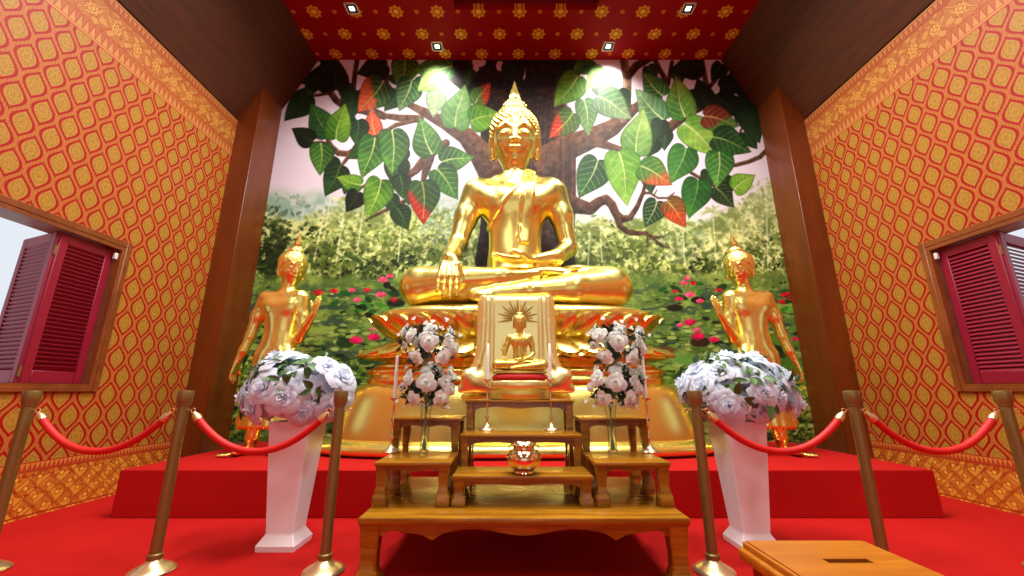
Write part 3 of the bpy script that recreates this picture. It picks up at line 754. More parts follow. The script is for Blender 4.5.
for (x_, y_) in ((300, 92), (312, 82), (346, 84), (366, 92), (392, 74), (398, 92), (420, 76), (346, 118), (366, 146), (330, 158), (350, 176), (386, 150), (406, 148), (388, 196), (428, 134), (448, 108), (412, 184), (470, 70), (566, 68), (596, 84), (618, 92), (648, 66), (676, 92), (690, 90), (664, 130), (650, 128), (700, 130), (712, 122), (724, 132), (738, 74), (744, 132), (690, 138), (708, 170), (724, 176), (676, 66), (686, 104), (756, 92), (610, 164), (648, 172), (742, 108)):
    a_ = rr(0.6, 2.5); l_ = rr(16, 24)
    leaf(x_, y_, x_ + l_ * math.cos(a_), y_ + l_ * math.sin(a_), 0.48, (10, 40, 20), (34, 84, 38), (60, 104, 56))
for L in LEAVES:
    leaf(L[0], L[1], L[2], L[3], L[4], L[5][0], L[5][1], L[6], L[7] if len(L) > 7 else None)
IMG = np.clip(IMG, 3, 250)
lin = to_lin(IMG.astype(np.float64)).astype(np.float32)
V = np.stack([UU, np.full(UU.shape, YM, np.float32), WW], -1).reshape(-1, 3).astype(np.float32)
# cut the upper corners where the soffits come down
lim = CXH + (ZC - WW) * (WX - CXH) / (ZC - ZT) - 0.012
keep = (np.abs(UU) < np.maximum(lim, 0))
ii, jj = np.meshgrid(np.arange(NW - 1), np.arange(NU - 1), indexing='ij')
ok = keep[:-1, :-1] & keep[1:, :-1] & keep[:-1, 1:] & keep[1:, 1:]
a_ = (ii * NU + jj)[ok]
Q = np.stack([a_, a_ + 1, a_ + NU + 1, a_ + NU], 1)
used = np.zeros(len(V), bool); used[Q.ravel()] = True
remap = np.cumsum(used) - 1
V = V[used]; lin = lin.reshape(-1, 3)[used]; Q = remap[Q]
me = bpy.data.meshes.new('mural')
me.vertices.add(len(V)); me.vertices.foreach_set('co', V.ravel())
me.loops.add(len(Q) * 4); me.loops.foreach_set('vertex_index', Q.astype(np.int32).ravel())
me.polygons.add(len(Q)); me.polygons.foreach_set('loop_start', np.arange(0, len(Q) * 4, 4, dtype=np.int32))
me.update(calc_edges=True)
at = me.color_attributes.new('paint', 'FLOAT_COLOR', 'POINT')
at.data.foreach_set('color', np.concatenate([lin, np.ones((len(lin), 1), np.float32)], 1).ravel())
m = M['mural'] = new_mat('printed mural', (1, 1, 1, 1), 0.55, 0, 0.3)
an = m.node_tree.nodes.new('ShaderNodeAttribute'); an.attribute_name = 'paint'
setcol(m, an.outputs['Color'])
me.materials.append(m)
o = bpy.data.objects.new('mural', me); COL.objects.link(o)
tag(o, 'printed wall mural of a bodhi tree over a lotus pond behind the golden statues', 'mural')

# ------------------------------------------------------------------ lotus throne of the great statue
TX, TY = -0.09, 4.50
NE = 2.7
def sring(n=240):
    pts = []
    for i in range(4000):
        a = 2 * PI * i / 4000
        c_, s_ = math.cos(a), math.sin(a)
        pts.append((math.copysign(abs(c_) ** (2 / NE), c_), math.copysign(abs(s_) ** (2 / NE), s_)))
    # spread evenly by the length of a 1.9 x 0.6 ring
    L_ = [0]
    for i in range(1, 4001):
        p, q = pts[i - 1], pts[i % 4000]
        L_.append(L_[-1] + math.hypot((q[0] - p[0]) * 1.8, (q[1] - p[1]) * 0.6))
    out = []; j = 0
    for k in range(n):
        d_ = L_[-1] * k / n
        while L_[j + 1] < d_: j += 1
        out.append(pts[j])
    return out
RING = sring(360)
def band(name, prof, mat, parent, z0, cap_top=False, petals=0, fn=None, cap_bot=False, ring=RING):
    n = len(ring); vs = []
    for h_, (rx, ry, z) in enumerate(prof):
        for k, (cx_, cy_) in enumerate(ring):
            ex, ey, ez = rx, ry, z
            if fn: ex, ey, ez = fn(k / n * petals, h_ / (len(prof) - 1), rx, ry, z)
            y_ = min(cy_ * ey, YM - 0.03 - TY)
            vs.append((cx_ * ex, y_, ez - z0))
    m_ = len(prof)
    fs = [(i * n + k, i * n + (k + 1) % n, (i + 1) * n + (k + 1) % n, (i + 1) * n + k) for i in range(m_ - 1) for k in range(n)]
    if cap_top: fs.append(tuple((m_ - 1) * n + k for k in range(n)))
    if cap_bot: fs.append(tuple(range(n))[::-1])
    return MB().add(vs, fs).build(name, mat, parent, ang=50, recalc=False)
throne = thing('lotus_throne', 'wide golden lotus throne on a bell-shaped skirt under the great seated statue', 'throne', (TX, TY, 0.341))
Z0 = 0.341
band('foot_flange', [(1.9, .55, .341), (2.02, .62, .343), (2.07, .66, .36), (2.09, .675, .39), (2.07, .665, .43), (2.01, .63, .462), (1.93, .58, .478), (1.88, .55, .488)], 'throne_gold', throne, Z0, cap_bot=True)
band('bell_skirt', [(1.90, .565, .47), (1.895, .56, .52), (1.87, .545, .62), (1.84, .525, .72), (1.80, .505, .82), (1.765, .485, .90), (1.73, .465, .955), (1.69, .445, .99), (1.63, .42, 1.012), (1.5, .38, 1.02)], 'throne_gold', throne, Z0)
band('moulding', [(1.50, .40, 1.01), (1.585, .445, 1.012), (1.60, .455, 1.03), (1.60, .455, 1.06), (1.57, .44, 1.075), (1.57, .44, 1.095), (1.60, .46, 1.105), (1.615, .47, 1.13), (1.60, .46, 1.155), (1.55, .44, 1.165), (1.52, .425, 1.18), (1.52, .425, 1.20), (1.44, .41, 1.215), (1.40, .40, 1.25), (1.36, .39, 1.30), (1.33, .38, 1.47)], 'throne_gold', throne, Z0)
def petal_up(off):
    def f(u, h_, rx, ry, z):
        s_ = abs(((u + off) % 1) - 0.5) * 2
        arch = 1 - s_ ** 2.4 * 0.30
        bul = (1 - s_ ** 2) * 0.055 * math.sin(PI * min(h_ * 0.9 + 0.1, 1)) + 0.012 * (s_ < 0.82)
        zz_ = 1.47 + (z - 1.47) * (arch if h_ > 0.4 else 1 - (1 - arch) * h_ / 0.4)
        return rx + bul, ry + bul, zz_
    return f
def petal_dn(off):
    def f(u, h_, rx, ry, z):
        s_ = abs(((u + off) % 1) - 0.5) * 2
        arch = 1 - s_ ** 2.4 * 0.34
        bul = (1 - s_ ** 2) * 0.06 * math.sin(PI * min(h_ * 0.9 + 0.1, 1)) + 0.01 * (s_ < 0.82)
        zz_ = 1.46 + (z - 1.46) * (arch if h_ > 0.4 else 1 - (1 - arch) * h_ / 0.4)
        return rx + bul, ry + bul, zz_
    return f
UP = [(1.28, .37, 1.47), (1.33, .40, 1.49), (1.385, .43, 1.525), (1.43, .455, 1.565), (1.475, .48, 1.61), (1.53, .505, 1.655), (1.585, .53, 1.70), (1.60, .54, 1.715), (1.56, .515, 1.715), (1.4, .45, 1.70)]
band('upper_lotus_petals', UP, 'throne_gold', throne, Z0, petals=30, fn=petal_up(0))
band('upper_lotus_petals', [(a * .945, b * .93, c if i == 0 else c + 0.012) for i, (a, b, c) in enumerate(UP)], 'throne_gold', throne, Z0, petals=30, fn=petal_up(0.5))
DN = [(1.26, .36, 1.46), (1.32, .39, 1.45), (1.39, .42, 1.425), (1.46, .45, 1.395), (1.53, .48, 1.36), (1.60, .51, 1.325), (1.665, .54, 1.30), (1.68, .545, 1.285), (1.63, .52, 1.28), (1.45, .44, 1.30)]
band('lower_lotus_petals', DN, 'throne_gold', throne, Z0, petals=30, fn=petal_dn(0))
band('lower_lotus_petals', [(a * .95, b * .94, c if i == 0 else c - 0.022) for i, (a, b, c) in enumerate(DN)], 'throne_gold', throne, Z0, petals=30, fn=petal_dn(0.5))
band('waist_bead', [(1.27, .36, 1.45), (1.30, .385, 1.455), (1.315, .395, 1.466), (1.30, .385, 1.477), (1.27, .36, 1.482)], 'throne_gold', throne, Z0)
band('seat_rim', [(1.40, .45, 1.70), (1.47, .52, 1.703), (1.50, .545, 1.72), (1.50, .545, 1.745), (1.47, .53, 1.768), (1.42, .51, 1.785), (1.36, .48, 1.80), (1.1, .40, 1.806)], 'gold', throne, Z0, cap_top=True)
# front hanging panel with its banded borders and sun rays
S = SDF((-0.62, -0.80, 0.52), (0.62, -0.30, 1.56), 0.0125)
fr = -0.575
for i in range(60):
    q = i / 59; z = 1.475 - q * 0.86
    hw = 0.335 + 0.012 * q + (max(0, q - 0.5) / 0.5) ** 2.2 * 0.17
    y_ = fr - 0.02 * q
    S.cap((-hw, y_, z), (hw, y_, z), 0.034, 0.034, 0.03)
S.cap((-0.335, fr + 0.02, 1.50), (0.335, fr + 0.02, 1.50), 0.03, 0.03, 0.03)
for s in (-1, 1):
    S.chain([(s * 0.315, fr - 0.028, 1.50), (s * 0.315, fr - 0.038, 1.25), (s * 0.325, fr - 0.043, 1.0), (s * 0.36, fr - 0.05, 0.85), (s * 0.42, fr - 0.055, 0.74)], [0.028] * 5, 0.015)
    S.chain([(s * 0.235, fr - 0.028, 1.50), (s * 0.235, fr - 0.043, 1.2), (s * 0.235, fr - 0.05, 0.8)], [0.022] * 3, 0.01)
    S.chain([(s * 0.20, fr - 0.015, 1.49), (s * 0.20, fr - 0.03, 1.2), (s * 0.20, fr - 0.035, 0.8)], [0.012] * 3, 0.008)
    S.ell((s * 0.40, fr - 0.045, 0.70), (0.125, 0.075, 0.085), (0, -s * 0.55, 0), k=0.05)
    S.ell((s * 0.46, fr - 0.05, 0.745), (0.05, 0.06, 0.05), k=0.04)
S.mesh('hanging_panel', 'satin_gold', throne)
mb = MB()
for i in range(17):
    a = math.radians(-8 + i * 196 / 16); L_ = 0.15 if i % 2 else 0.20
    dx, dz = math.cos(a), math.sin(a); wx, wz = -dz, dx
    c_ = Vector((0.015, fr - 0.047, 1.275)); p = []
    for t_, w_ in ((0.055, 0.008), (L_ * .6, 0.011), (L_, 0.002)):
        p.append((t_, w_))
    pts = [(c_.x + dx * t_ + wx * w_, c_.z + dz * t_ + wz * w_) for t_, w_ in p] + [(c_.x + dx * t_ - wx * w_, c_.z + dz * t_ - wz * w_) for t_, w_ in reversed(p)]
    mb.prism(pts, 'y', c_.y - 0.008, c_.y + 0.025)
mb.build('sun_ray_relief', 'ray_gold', throne, flat=True)

# ------------------------------------------------------------------ statues
def face(S, k=1.0, open_=False):
    """head features in head units: centre of head at the origin, face towards -y, half height 0.37"""
    S.ell((0, 0, 0.06), (0.262, 0.285, 0.30), k=0.05)
    S.ell((0, -0.055, -0.115), (0.228, 0.218, 0.245), k=0.10)
    S.ell((0, -0.20, -0.285), (0.06, 0.05, 0.05), k=0.05)            # chin
    for s in (-1, 1):
        S.ell((s * 0.115, -0.17, -0.10), (0.085, 0.07, 0.09), k=0.06)   # cheeks
        S.chain([(s * 0.03, -0.270, 0.055), (s * 0.10, -0.268, 0.105), (s * 0.19, -0.215, 0.065)], [0.016, 0.018, 0.010], 0.018)  # brow arcs
        S.ell((s * 0.105, -0.240, 0.00), (0.064, 0.042, 0.034), (0, 0, s * 0.35), k=0.012)   # lowered eyelids
        S.cap((s * 0.05, -0.282, -0.024), (s * 0.165, -0.240, -0.016), 0.009, 0.007, 0.008)
        S.ell((s * 0.036, -0.290, -0.090), (0.028, 0.032, 0.024), k=0.012)  # nostrils
        S.ell((s * 0.275, 0.0, 0.0), (0.036, 0.07, 0.10), (0.12, 0, 0), k=0.02)   # ears and long lobes
        S.chain([(s * 0.272, -0.01, -0.05), (s * 0.272, -0.015, -0.14), (s * 0.268, -0.02, -0.215)], [0.040, 0.032, 0.036], 0.02)
        S.cap((s * 0.005, -0.292, -0.165), (s * 0.075, -0.258, -0.152), 0.019, 0.009, 0.012)   # lips
        S.cap((s * 0.004, -0.284, -0.198), (s * 0.055, -0.258, -0.186), 0.020, 0.010, 0.012)
    S.cap((0, -0.268, 0.06), (0, -0.318, -0.085), 0.018, 0.031, 0.022)  # nose
    return S
def hair(S):
    S.ell((0, 0.035, 0.09), (0.295, 0.30, 0.315), k=0.02)
    S.ell((0, 0.03, 0.385), (0.145, 0.145, 0.11), k=0.06)
    S.ell((0, -0.27, -0.13), (0.40, 0.235, 0.315), k=0.01, sub=True)
    S.ell((0, -0.15, -0.30), (0.5, 0.30, 0.32), k=0.01, sub=True)
    n = 330
    for i in range(n):
        z = 1 - 1.35 * (i + 0.5) / n
        r_ = math.sqrt(max(0, 1 - z * z)); a = i * 2.399963
        p = (r_ * math.cos(a), r_ * math.sin(a), z)
        q = (p[0] * 0.29, 0.035 + p[1] * 0.296, 0.09 + p[2] * 0.31)
        e1 = (q[0] / .40) ** 2 + ((q[1] + .27) / .235) ** 2 + ((q[2] + .13) / .315) ** 2
        e2 = (q[0] / .5) ** 2 + ((q[1] + .15) / .30) ** 2 + ((q[2] + .30) / .32) ** 2
        if e1 < 1.02 or e2 < 1.02: continue
        S.cap(q, (q[0] * 1.001, q[1], q[2] * 1.001), 0.024, 0.024, 0.004)
    for i in range(60):
        z = 1 - 0.9 * (i + 0.5) / 60; r_ = math.sqrt(1 - z * z); a = i * 2.399963
        q = (r_ * math.cos(a) * 0.142, 0.03 + r_ * math.sin(a) * 0.142, 0.385 + z * 0.108)
        S.cap(q, (q[0], q[1], q[2] + 0.001), 0.020, 0.020, 0.004)
    return S
def flame_mb(mb, M4):
    n = 16
    prof = [(0.070, 0.0), (0.078, 0.02), (0.06, 0.05), (0.066, 0.065), (0.078, 0.10), (0.066, 0.155), (0.05, 0.215), (0.034, 0.275), (0.018, 0.335), (0.0, 0.40)]
    vs = []; N_ = 24
    for r_, z in prof:
        for k in range(N_):
            a = 2 * PI * k / N_; q = r_ * (1 + 0.16 * math.cos(6 * a + z * 22))
            vs.append(M4 @ Vector((q * math.cos(a), 0.03 + q * math.sin(a), 0.44 + z)))
    fs = [(i * N_ + k, i * N_ + (k + 1) % N_, (i + 1) * N_ + (k + 1) % N_, (i + 1) * N_ + k) for i in range(len(prof) - 1) for k in range(N_)]
    return mb.add(vs, fs + [tuple(range(N_))[::-1]])
def hand(S, w, fdir, nrm, size, curl=0.3, side=1, k=0.02, spread=0.12, thumb=0.6):
    """w wrist point, fdir finger direction, nrm = palm normal (palm side), size = hand length"""
    w, fdir, nrm = Vector(w), Vector(fdir).normalized(), Vector(nrm).normalized()
    nrm = (nrm - fdir * nrm.dot(fdir)).normalized(); lat = fdir.cross(nrm) * side
    P_ = size * 0.48
    c_ = w + fdir * P_ * 0.55
    for j in (-0.3, -0.1, 0.1, 0.3):
        S.cap(w + lat * j * size * 0.35, w + fdir * P_ + lat * j * size * 0.62, size * 0.085, size * 0.075, k)
    for i, (o_, l_) in enumerate(((-0.235, 0.47), (-0.08, 0.54), (0.08, 0.50), (0.235, 0.40))):
        b = w + fdir * P_ * 0.95 + lat * o_ * size * 0.85
        d_ = (fdir + lat * o_ * spread * 4).normalized(); r_ = size * 0.058
        pts = [b]; ang = 0
        for seg in (0.42, 0.32, 0.26):
            ang += curl
            dv = (d_ * math.cos(ang) + nrm * math.sin(ang)).normalized()
            pts.append(pts[-1] + dv * l_ * size * seg)
        for q in range(3): S.cap(pts[q], pts[q + 1], r_ * (1 - 0.09 * q), r_ * (0.91 - 0.09 * q), size * 0.018)
    b = w + fdir * P_ * 0.32 - lat * size * 0.19
    t1 = b + (fdir * 0.75 - lat * thumb + nrm * 0.35).normalized() * size * 0.25
    t2 = t1 + (fdir * 1.0 - lat * thumb * 0.2 + nrm * 0.3).normalized() * size * 0.2
    S.cap(b, t1, size * 0.085, size * 0.064, k); S.cap(t1, t2, size * 0.064, size * 0.052, size * 0.02)

def torso_seated(S):
    S.ell((0, 0.06, 0.30), (0.44, 0.30, 0.26), k=0.08)
    S.ell((0, 0.04, 0.62), (0.315, 0.225, 0.34), k=0.12)
    S.ell((0, 0.04, 0.95), (0.300, 0.205, 0.36), k=0.10)
    S.ell((0, 0.05, 1.33), (0.415, 0.235, 0.33), k=0.12)
    S.cap((-0.44, 0.06, 1.56), (0.44, 0.06, 1.56), 0.155, 0.155, 0.10)
    S.cap((-0.17, 0.06, 1.66), (0.17, 0.06, 1.66), 0.12, 0.12, 0.10)
    for s in (-1, 1):
        S.ell((s * 0.20, -0.11, 1.38), (0.20, 0.10, 0.17), k=0.10)       # chest
        S.ell((s * 0.40, 0.03, 1.46), (0.14, 0.16, 0.20), k=0.10)
    S.cap((0, 0.06, 1.66), (0, 0.035, 2.02), 0.155, 0.135, 0.06)
    S.cap((-0.012, -0.175, 0.66), (0.012, -0.175, 0.66), 0.018, 0.018, 0.03)
def legs_seated(S):
    for s in (-1, 1):
        S.chain([(s * 0.22, 0.06, 0.27), (s * 0.70, -0.06, 0.28), (s * 1.06, -0.16, 0.265)], [0.27, 0.255, 0.235], 0.06)
    S.ell((0, -0.18, 0.13), (0.9, 0.34, 0.14), k=0.08)
    # his left leg below (knee on the right of the picture)
    S.chain([(1.07, -0.20, 0.235), (0.62, -0.38, 0.185), (0.15, -0.46, 0.14), (-0.18, -0.46, 0.12)], [0.225, 0.17, 0.12, 0.085], 0.045)
    S.ell((-0.30, -0.45, 0.09), (0.20, 0.085, 0.075), (0, 0, -0.10), k=0.03)
    # his right leg on top
    S.chain([(-1.06, -0.19, 0.26), (-0.62, -0.36, 0.285), (-0.12, -0.40, 0.315), (0.22, -0.34, 0.36)], [0.215, 0.155, 0.105, 0.08], 0.045)
    S.ell((0.45, -0.31, 0.40), (0.24, 0.09, 0.055), (0.25, 0.10, 0.06), k=0.03)
    for i in range(5):
        S.cap((0.62 - 0.0 * i, -0.38 + i * 0.036, 0.42 + i * .004), (0.71 - i * 0.014, -0.38 + i * 0.036, 0.43 + i * .004), 0.026 - i * 0.002, 0.021 - i * 0.002, 0.008)

def seated_statue(name, label, cat, loc, scale, h, mat, small):
    t = thing(name, label, cat, loc)
    Sc = Matrix.Scale(scale, 4)
    lo = np.array((-1.42, -0.86 if not small else -0.62, 0.0)) * scale; hi = np.array((1.42, 0.50, 3.0)) * scale
    lo[2] = -0.03 * scale
    S = SDF(lo, hi, h); S.M = Sc
    torso_seated(S)
    T = S.copy(); T.M = Sc
    legs_seated(S)
    # arm resting in the lap (right of the picture)
    S.chain([(0.50, 0.06, 1.54), (0.575, 0.06, 1.22), (0.64, 0.03, 0.80)], [0.155, 0.135, 0.105], 0.07)
    S.chain([(0.64, 0.03, 0.79), (0.46, -0.20, 0.60), (0.22, -0.36, 0.52)], [0.108, 0.092, 0.066], 0.04)
    hand(S, (0.20, -0.37, 0.515), (-1, -0.12, -0.03), (0, -0.12, 1), 0.46, curl=0.10, side=1, thumb=0.5)
    if not small:   # earth-touching hand over the shin
        S.chain([(-0.50, 0.06, 1.54), (-0.60, 0.04, 1.20), (-0.68, -0.04, 0.82)], [0.155, 0.135, 0.108], 0.07)
        S.chain([(-0.68, -0.04, 0.82), (-0.70, -0.28, 0.62), (-0.70, -0.48, 0.50)], [0.110, 0.095, 0.070], 0.04)
        hand(S, (-0.70, -0.49, 0.49), (0.0, -0.30, -1), (0, 1, -0.3), 0.46, curl=0.03, side=-1, spread=0.03, thumb=0.35)
    else:           # raised hand
        S.chain([(-0.50, 0.06, 1.54), (-0.62, 0.02, 1.20), (-0.70, -0.06, 0.80)], [0.155, 0.13, 0.105], 0.07)
        S.chain([(-0.70, -0.06, 0.80), (-0.72, -0.30, 0.72), (-0.72, -0.42, 0.78)], [0.105, 0.09, 0.066], 0.04)
        hand(S, (-0.72, -0.43, 0.80), (0.0, -0.1, 1), (0, -1, 0), 0.44, curl=0.04, side=1, spread=0.05)
    HU = Sc @ Matrix.Translation((0, -0.01, 2.31))
    HM = Sc @ Matrix.Translation((0, 0.02, 2.255)) @ Matrix.Rotation(0.25, 4, 'X') @ Matrix.Scale(1.07, 4)
    S.M = HM; face(S)
    S.F = np.maximum(S.F, (-0.0 - S.ax[2][None, None, :]).astype(np.float32))
    S.mesh('body', mat, t)
    Hh = SDF(np.array((-0.36, -0.34, 2.0)) * scale, np.array((0.36, 0.42, 2.95)) * scale, h * 0.8)
    Hh.M = HM; hair(Hh); Hh.mesh('curled_hair', mat, t)
    fm = MB(); flame_mb(fm, HU @ Matrix.Translation((0, -0.10, -0.06))); fm.build('flame_finial', mat, t, ang=60)
    # robe over his left shoulder and the folded strap
    g = (T.ax[0][:, None, None] / scale, T.ax[1][None, :, None] / scale, T.ax[2][None, None, :] / scale)
    edge = (g[2] - 1.74) * 0.72 - (g[0] - 0.20) * 0.95           # diagonal edge from the neck to the right armpit
    R = T.copy(); R.M = Sc
    D = np.maximum(T.F - 0.016 * scale, edge * scale * 0.8)
    D = np.maximum(D, (0.40 - g[2]) * scale)
    strap = np.maximum(np.maximum(T.F - 0.052 * scale, (np.abs(g[0] - 0.155 - (g[2] - 1.3) * 0.10) - 0.058) * scale), np.maximum((0.78 - g[2]) * scale, g[1] * scale))
    strap2 = np.maximum(np.maximum(T.F - 0.036 * scale, (np.abs(g[0] - 0.10 - (g[2] - 1.3) * 0.10) - 0.030) * scale), np.maximum((0.86 - g[2]) * scale, g[1] * scale))
    rim = np.sqrt(np.maximum(np.abs(edge * 0.8) - 0.012, 0) ** 2 + np.maximum(T.F / scale - 0.02, 0) ** 2) * scale - 0.012 * scale
    rim = np.maximum(rim, (0.9 - g[2]) * scale)
    R.F = np.minimum(np.minimum(D, strap), np.minimum(strap2, rim)).astype(np.float32)
    R.F = np.maximum(R.F, (g[2] - 1.80).astype(np.float32) * scale)
    R.mesh('draped_robe', mat, t)
    return t
seated_statue('seated_statue', 'great seated golden statue, one hand over the knee, in front of the bodhi tree', 'statue', (TX, 4.55, 1.806), 1.0, 0.0125, 'gold', False)

# small seated statue on the top tier
sm = seated_statue('small_seated_statue', 'small seated golden statue on a red and gold lotus base, on the top altar tier', 'statue', (-0.075, 3.115, 1.092), 0.162, 0.0042, 'old_gold', True)
b = thing('statue_base', 'low gold lotus base with a red cloth top under the small seated statue', 'pedestal', (-0.075, 3.115, 0.881))
def small_ring(prof, name, mat, flute=0):
    n = 120; vs = []
    for rx, ry, z in prof:
        for k in range(n):
            a = 2 * PI * k / n; fl_ = 1 + (0.03 * abs(math.sin(a * flute / 2)) if flute else 0)
            vs.append((rx * math.cos(a) * fl_, ry * math.sin(a) * fl_, z))
    m_ = len(prof)
    fs = [(i * n + k, i * n + (k + 1) % n, (i + 1) * n + (k + 1) % n, (i + 1) * n + k) for i in range(m_ - 1) for k in range(n)] + [tuple(range(n))[::-1], tuple((m_ - 1) * n + k for k in range(n))]
    MB().add(vs, fs).build(name, mat, b, ang=45)
small_ring([(0.215, .095, 0.0), (0.228, .10, .006), (0.230, .10, .05), (0.222, .098, .066), (0.20, .09, .070)], 'foot_slab', 'old_gold')
small_ring([(0.195, .088, 0.068), (0.205, .094, .074), (0.215, .098, .10), (0.218, .10, .125), (0.205, .092, .136)], 'fluted_band', 'satin_gold', 48)
small_ring([(0.19, .088, 0.134), (0.208, .096, .142), (0.212, .10, .160), (0.20, .094, .178), (0.18, .085, .184)], 'red_cloth_top', 'cushion')
small_ring([(0.17, .085, 0.182), (0.205, .095, .190), (0.205, .095, .202), (0.19, .085, .2095)], 'seat_disc', 'old_gold')

# standing disciples either side
def disciple(label, loc, mir):
    t = thing('standing_statue', label, 'statue', loc, 0, 'walking golden statues beside the throne')
    t.scale = (0.968, 0.968, 0.968)
    h = 0.0105
    S = SDF((-0.56, -0.42, -0.01), (0.72, 0.34, 2.02), h)
    # body leans slightly; x to the right is towards the throne
    S.ell((0.02, 0, 1.02), (0.195, 0.15, 0.20), k=0.06)
    S.ell((0.02, 0, 1.22), (0.165, 0.125, 0.22), k=0.08)
    S.ell((0.015, 0, 1.47), (0.215, 0.14, 0.20), k=0.08)
    S.cap((-0.17, 0.0, 1.63), (0.185, -0.02, 1.63), 0.082, 0.082, 0.06)
    S.cap((0.03, 0, 1.66), (0.05, -0.01, 1.86), 0.085, 0.072, 0.05)
    for s in (-1, 1): S.ell((0.01 + s * 0.10, -0.085, 1.52), (0.10, 0.05, 0.08), k=0.05)
    # legs under the robe
    S.chain([(-0.06, 0.0, 0.95), (-0.09, -0.02, 0.55), (-0.10, -0.05, 0.16)], [0.15, 0.115, 0.06], 0.05)
    S.chain([(0.10, 0.0, 0.95), (0.11, 0.02, 0.55), (0.12, 0.05, 0.16)], [0.15, 0.11, 0.06], 0.05)
    T = S.copy()
    for (ax, ay, az, fx) in ((-0.10, -0.05, 0.12, -0.14), (0.12, 0.05, 0.12, 0.10)):
        S.cap((ax, ay, az + 0.05), (ax, ay + 0.02, 0.045), 0.05, 0.048, 0.03)
        S.ell((ax + fx * 0.4, ay - 0.10, 0.042), (0.052, 0.13, 0.042), (0, 0, -fx * 2.2), k=0.03)
        for i in range(5):
            S.cap((ax + fx * 0.8 + (i - 2) * 0.02, ay - 0.20, 0.025), (ax + fx * 0.95 + (i - 2) * 0.021, ay - 0.245 + abs(i - 1) * 0.008, 0.02), 0.016, 0.013, 0.006)
    # hanging arm on the outer side
    S.chain([(-0.20, 0.0, 1.62), (-0.265, 0.0, 1.42), (-0.305, -0.01, 1.20)], [0.080, 0.066, 0.052], 0.05)
    S.chain([(-0.305, -0.01, 1.20), (-0.345, -0.03, 1.04), (-0.385, -0.04, 0.92)], [0.054, 0.045, 0.034], 0.03)
    hand(S, (-0.387, -0.04, 0.91), (-0.14, -0.02, -1), (1, 0, 0), 0.21, curl=0.06, side=1, k=0.012, spread=0.04, thumb=0.3)
    # raised forearm on the inner side
    S.chain([(0.215, -0.02, 1.62), (0.245, -0.01, 1.40), (0.25, -0.05, 1.17)], [0.078, 0.062, 0.05], 0.05)
    S.chain([(0.25, -0.05, 1.17), (0.36, -0.16, 1.28), (0.46, -0.23, 1.40)], [0.052, 0.042, 0.032], 0.03)
    hand(S, (0.465, -0.235, 1.41), (0.24, -0.06, 1), (-0.5, -1, 0.1), 0.20, curl=-0.05, side=1, k=0.012, spread=0.04, thumb=0.3)
    HM = Matrix.Translation((0.055, -0.015, 2.0 - 0.02)) @ Matrix.Rotation(0.85, 4, 'Z') @ Matrix.Rotation(0.28, 4, 'X') @ Matrix.Scale(0.50, 4)
    S2 = SDF((-0.56, -0.42, -0.01), (0.72, 0.34, 2.30), h)
    S2.F[:, :, :S.n[2]] = S.F[:, :, :]
    S2.M = HM; face(S2)
    S2.F = np.maximum(S2.F, (0.001 - S2.ax[2][None, None, :]).astype(np.float32))
    S2.mesh('body', 'gold', t, mirror=mir)
    Hh = SDF((-0.16, -0.24, 1.76), (0.28, 0.22, 2.34), 0.007)
    Hh.M = HM; hair(Hh); Hh.mesh('curled_hair', 'gold', t, mirror=mir)
    fm = MB(); flame_mb(fm, HM); 
    if mir: fm.v = [(-p[0], p[1], p[2]) for p in fm.v]
    fm.build('flame_finial', 'gold', t, ang=60)
    # robe: long flared skirt with a swinging hem, and a shoulder wrap
    g = (T.ax[0][:, None, None], T.ax[1][None, :, None], T.ax[2][None, None, :])
    R = T.copy(); iden(R)
    R.F = np.maximum(T.F - 0.014, np.maximum((g[2] - 1.70), (0.25 - g[2]))).astype(np.float32)
    R.F = np.maximum(R.F, ((g[2] - 1.5) * 0.8 - (g[0] - (-0.02)) * 1.0).astype(np.float32) * 0.8)
    for i in range(9):
        q = i / 8; a = -PI * 0.5 + (q - 0.5) * 2.6
        x_ = 0.01 + math.cos(a + PI / 2 - PI / 2) * 0.19; 
        R.cap((0.01 + 0.13 * math.cos(a), 0.10 * math.sin(a), 0.80), (0.01 + (0.235 + 0.03 * (i % 2)) * math.cos(a), 0.17 * math.sin(a), 0.28), 0.055, 0.04, 0.035)
    R.chain([(-0.14, 0.0, 0.75), (-0.22, 0.0, 0.50), (-0.31, -0.01, 0.30)], [0.05, 0.045, 0.02], 0.04)
    R.chain([(0.15, 0.0, 0.75), (0.22, 0.0, 0.50), (0.29, 0.0, 0.30)], [0.05, 0.045, 0.02], 0.04)
    R.cap((-0.22, -0.02, 1.08), (0.22, -0.02, 1.08), 0.001, 0.001, 0.01)
    R.F = np.maximum(R.F, (0.20 - g[2]).astype(np.float32))
    R.mesh('draped_robe', 'gold', t, mirror=mir)
    return t
disciple('slender standing golden statue on the left of the throne, right hand hanging, other hand raised', (-2.60, 4.27, 0.341), False)
disciple('slender standing golden statue on the right of the throne, left hand hanging, other hand raised', (2.43, 4.27, 0.341), True)

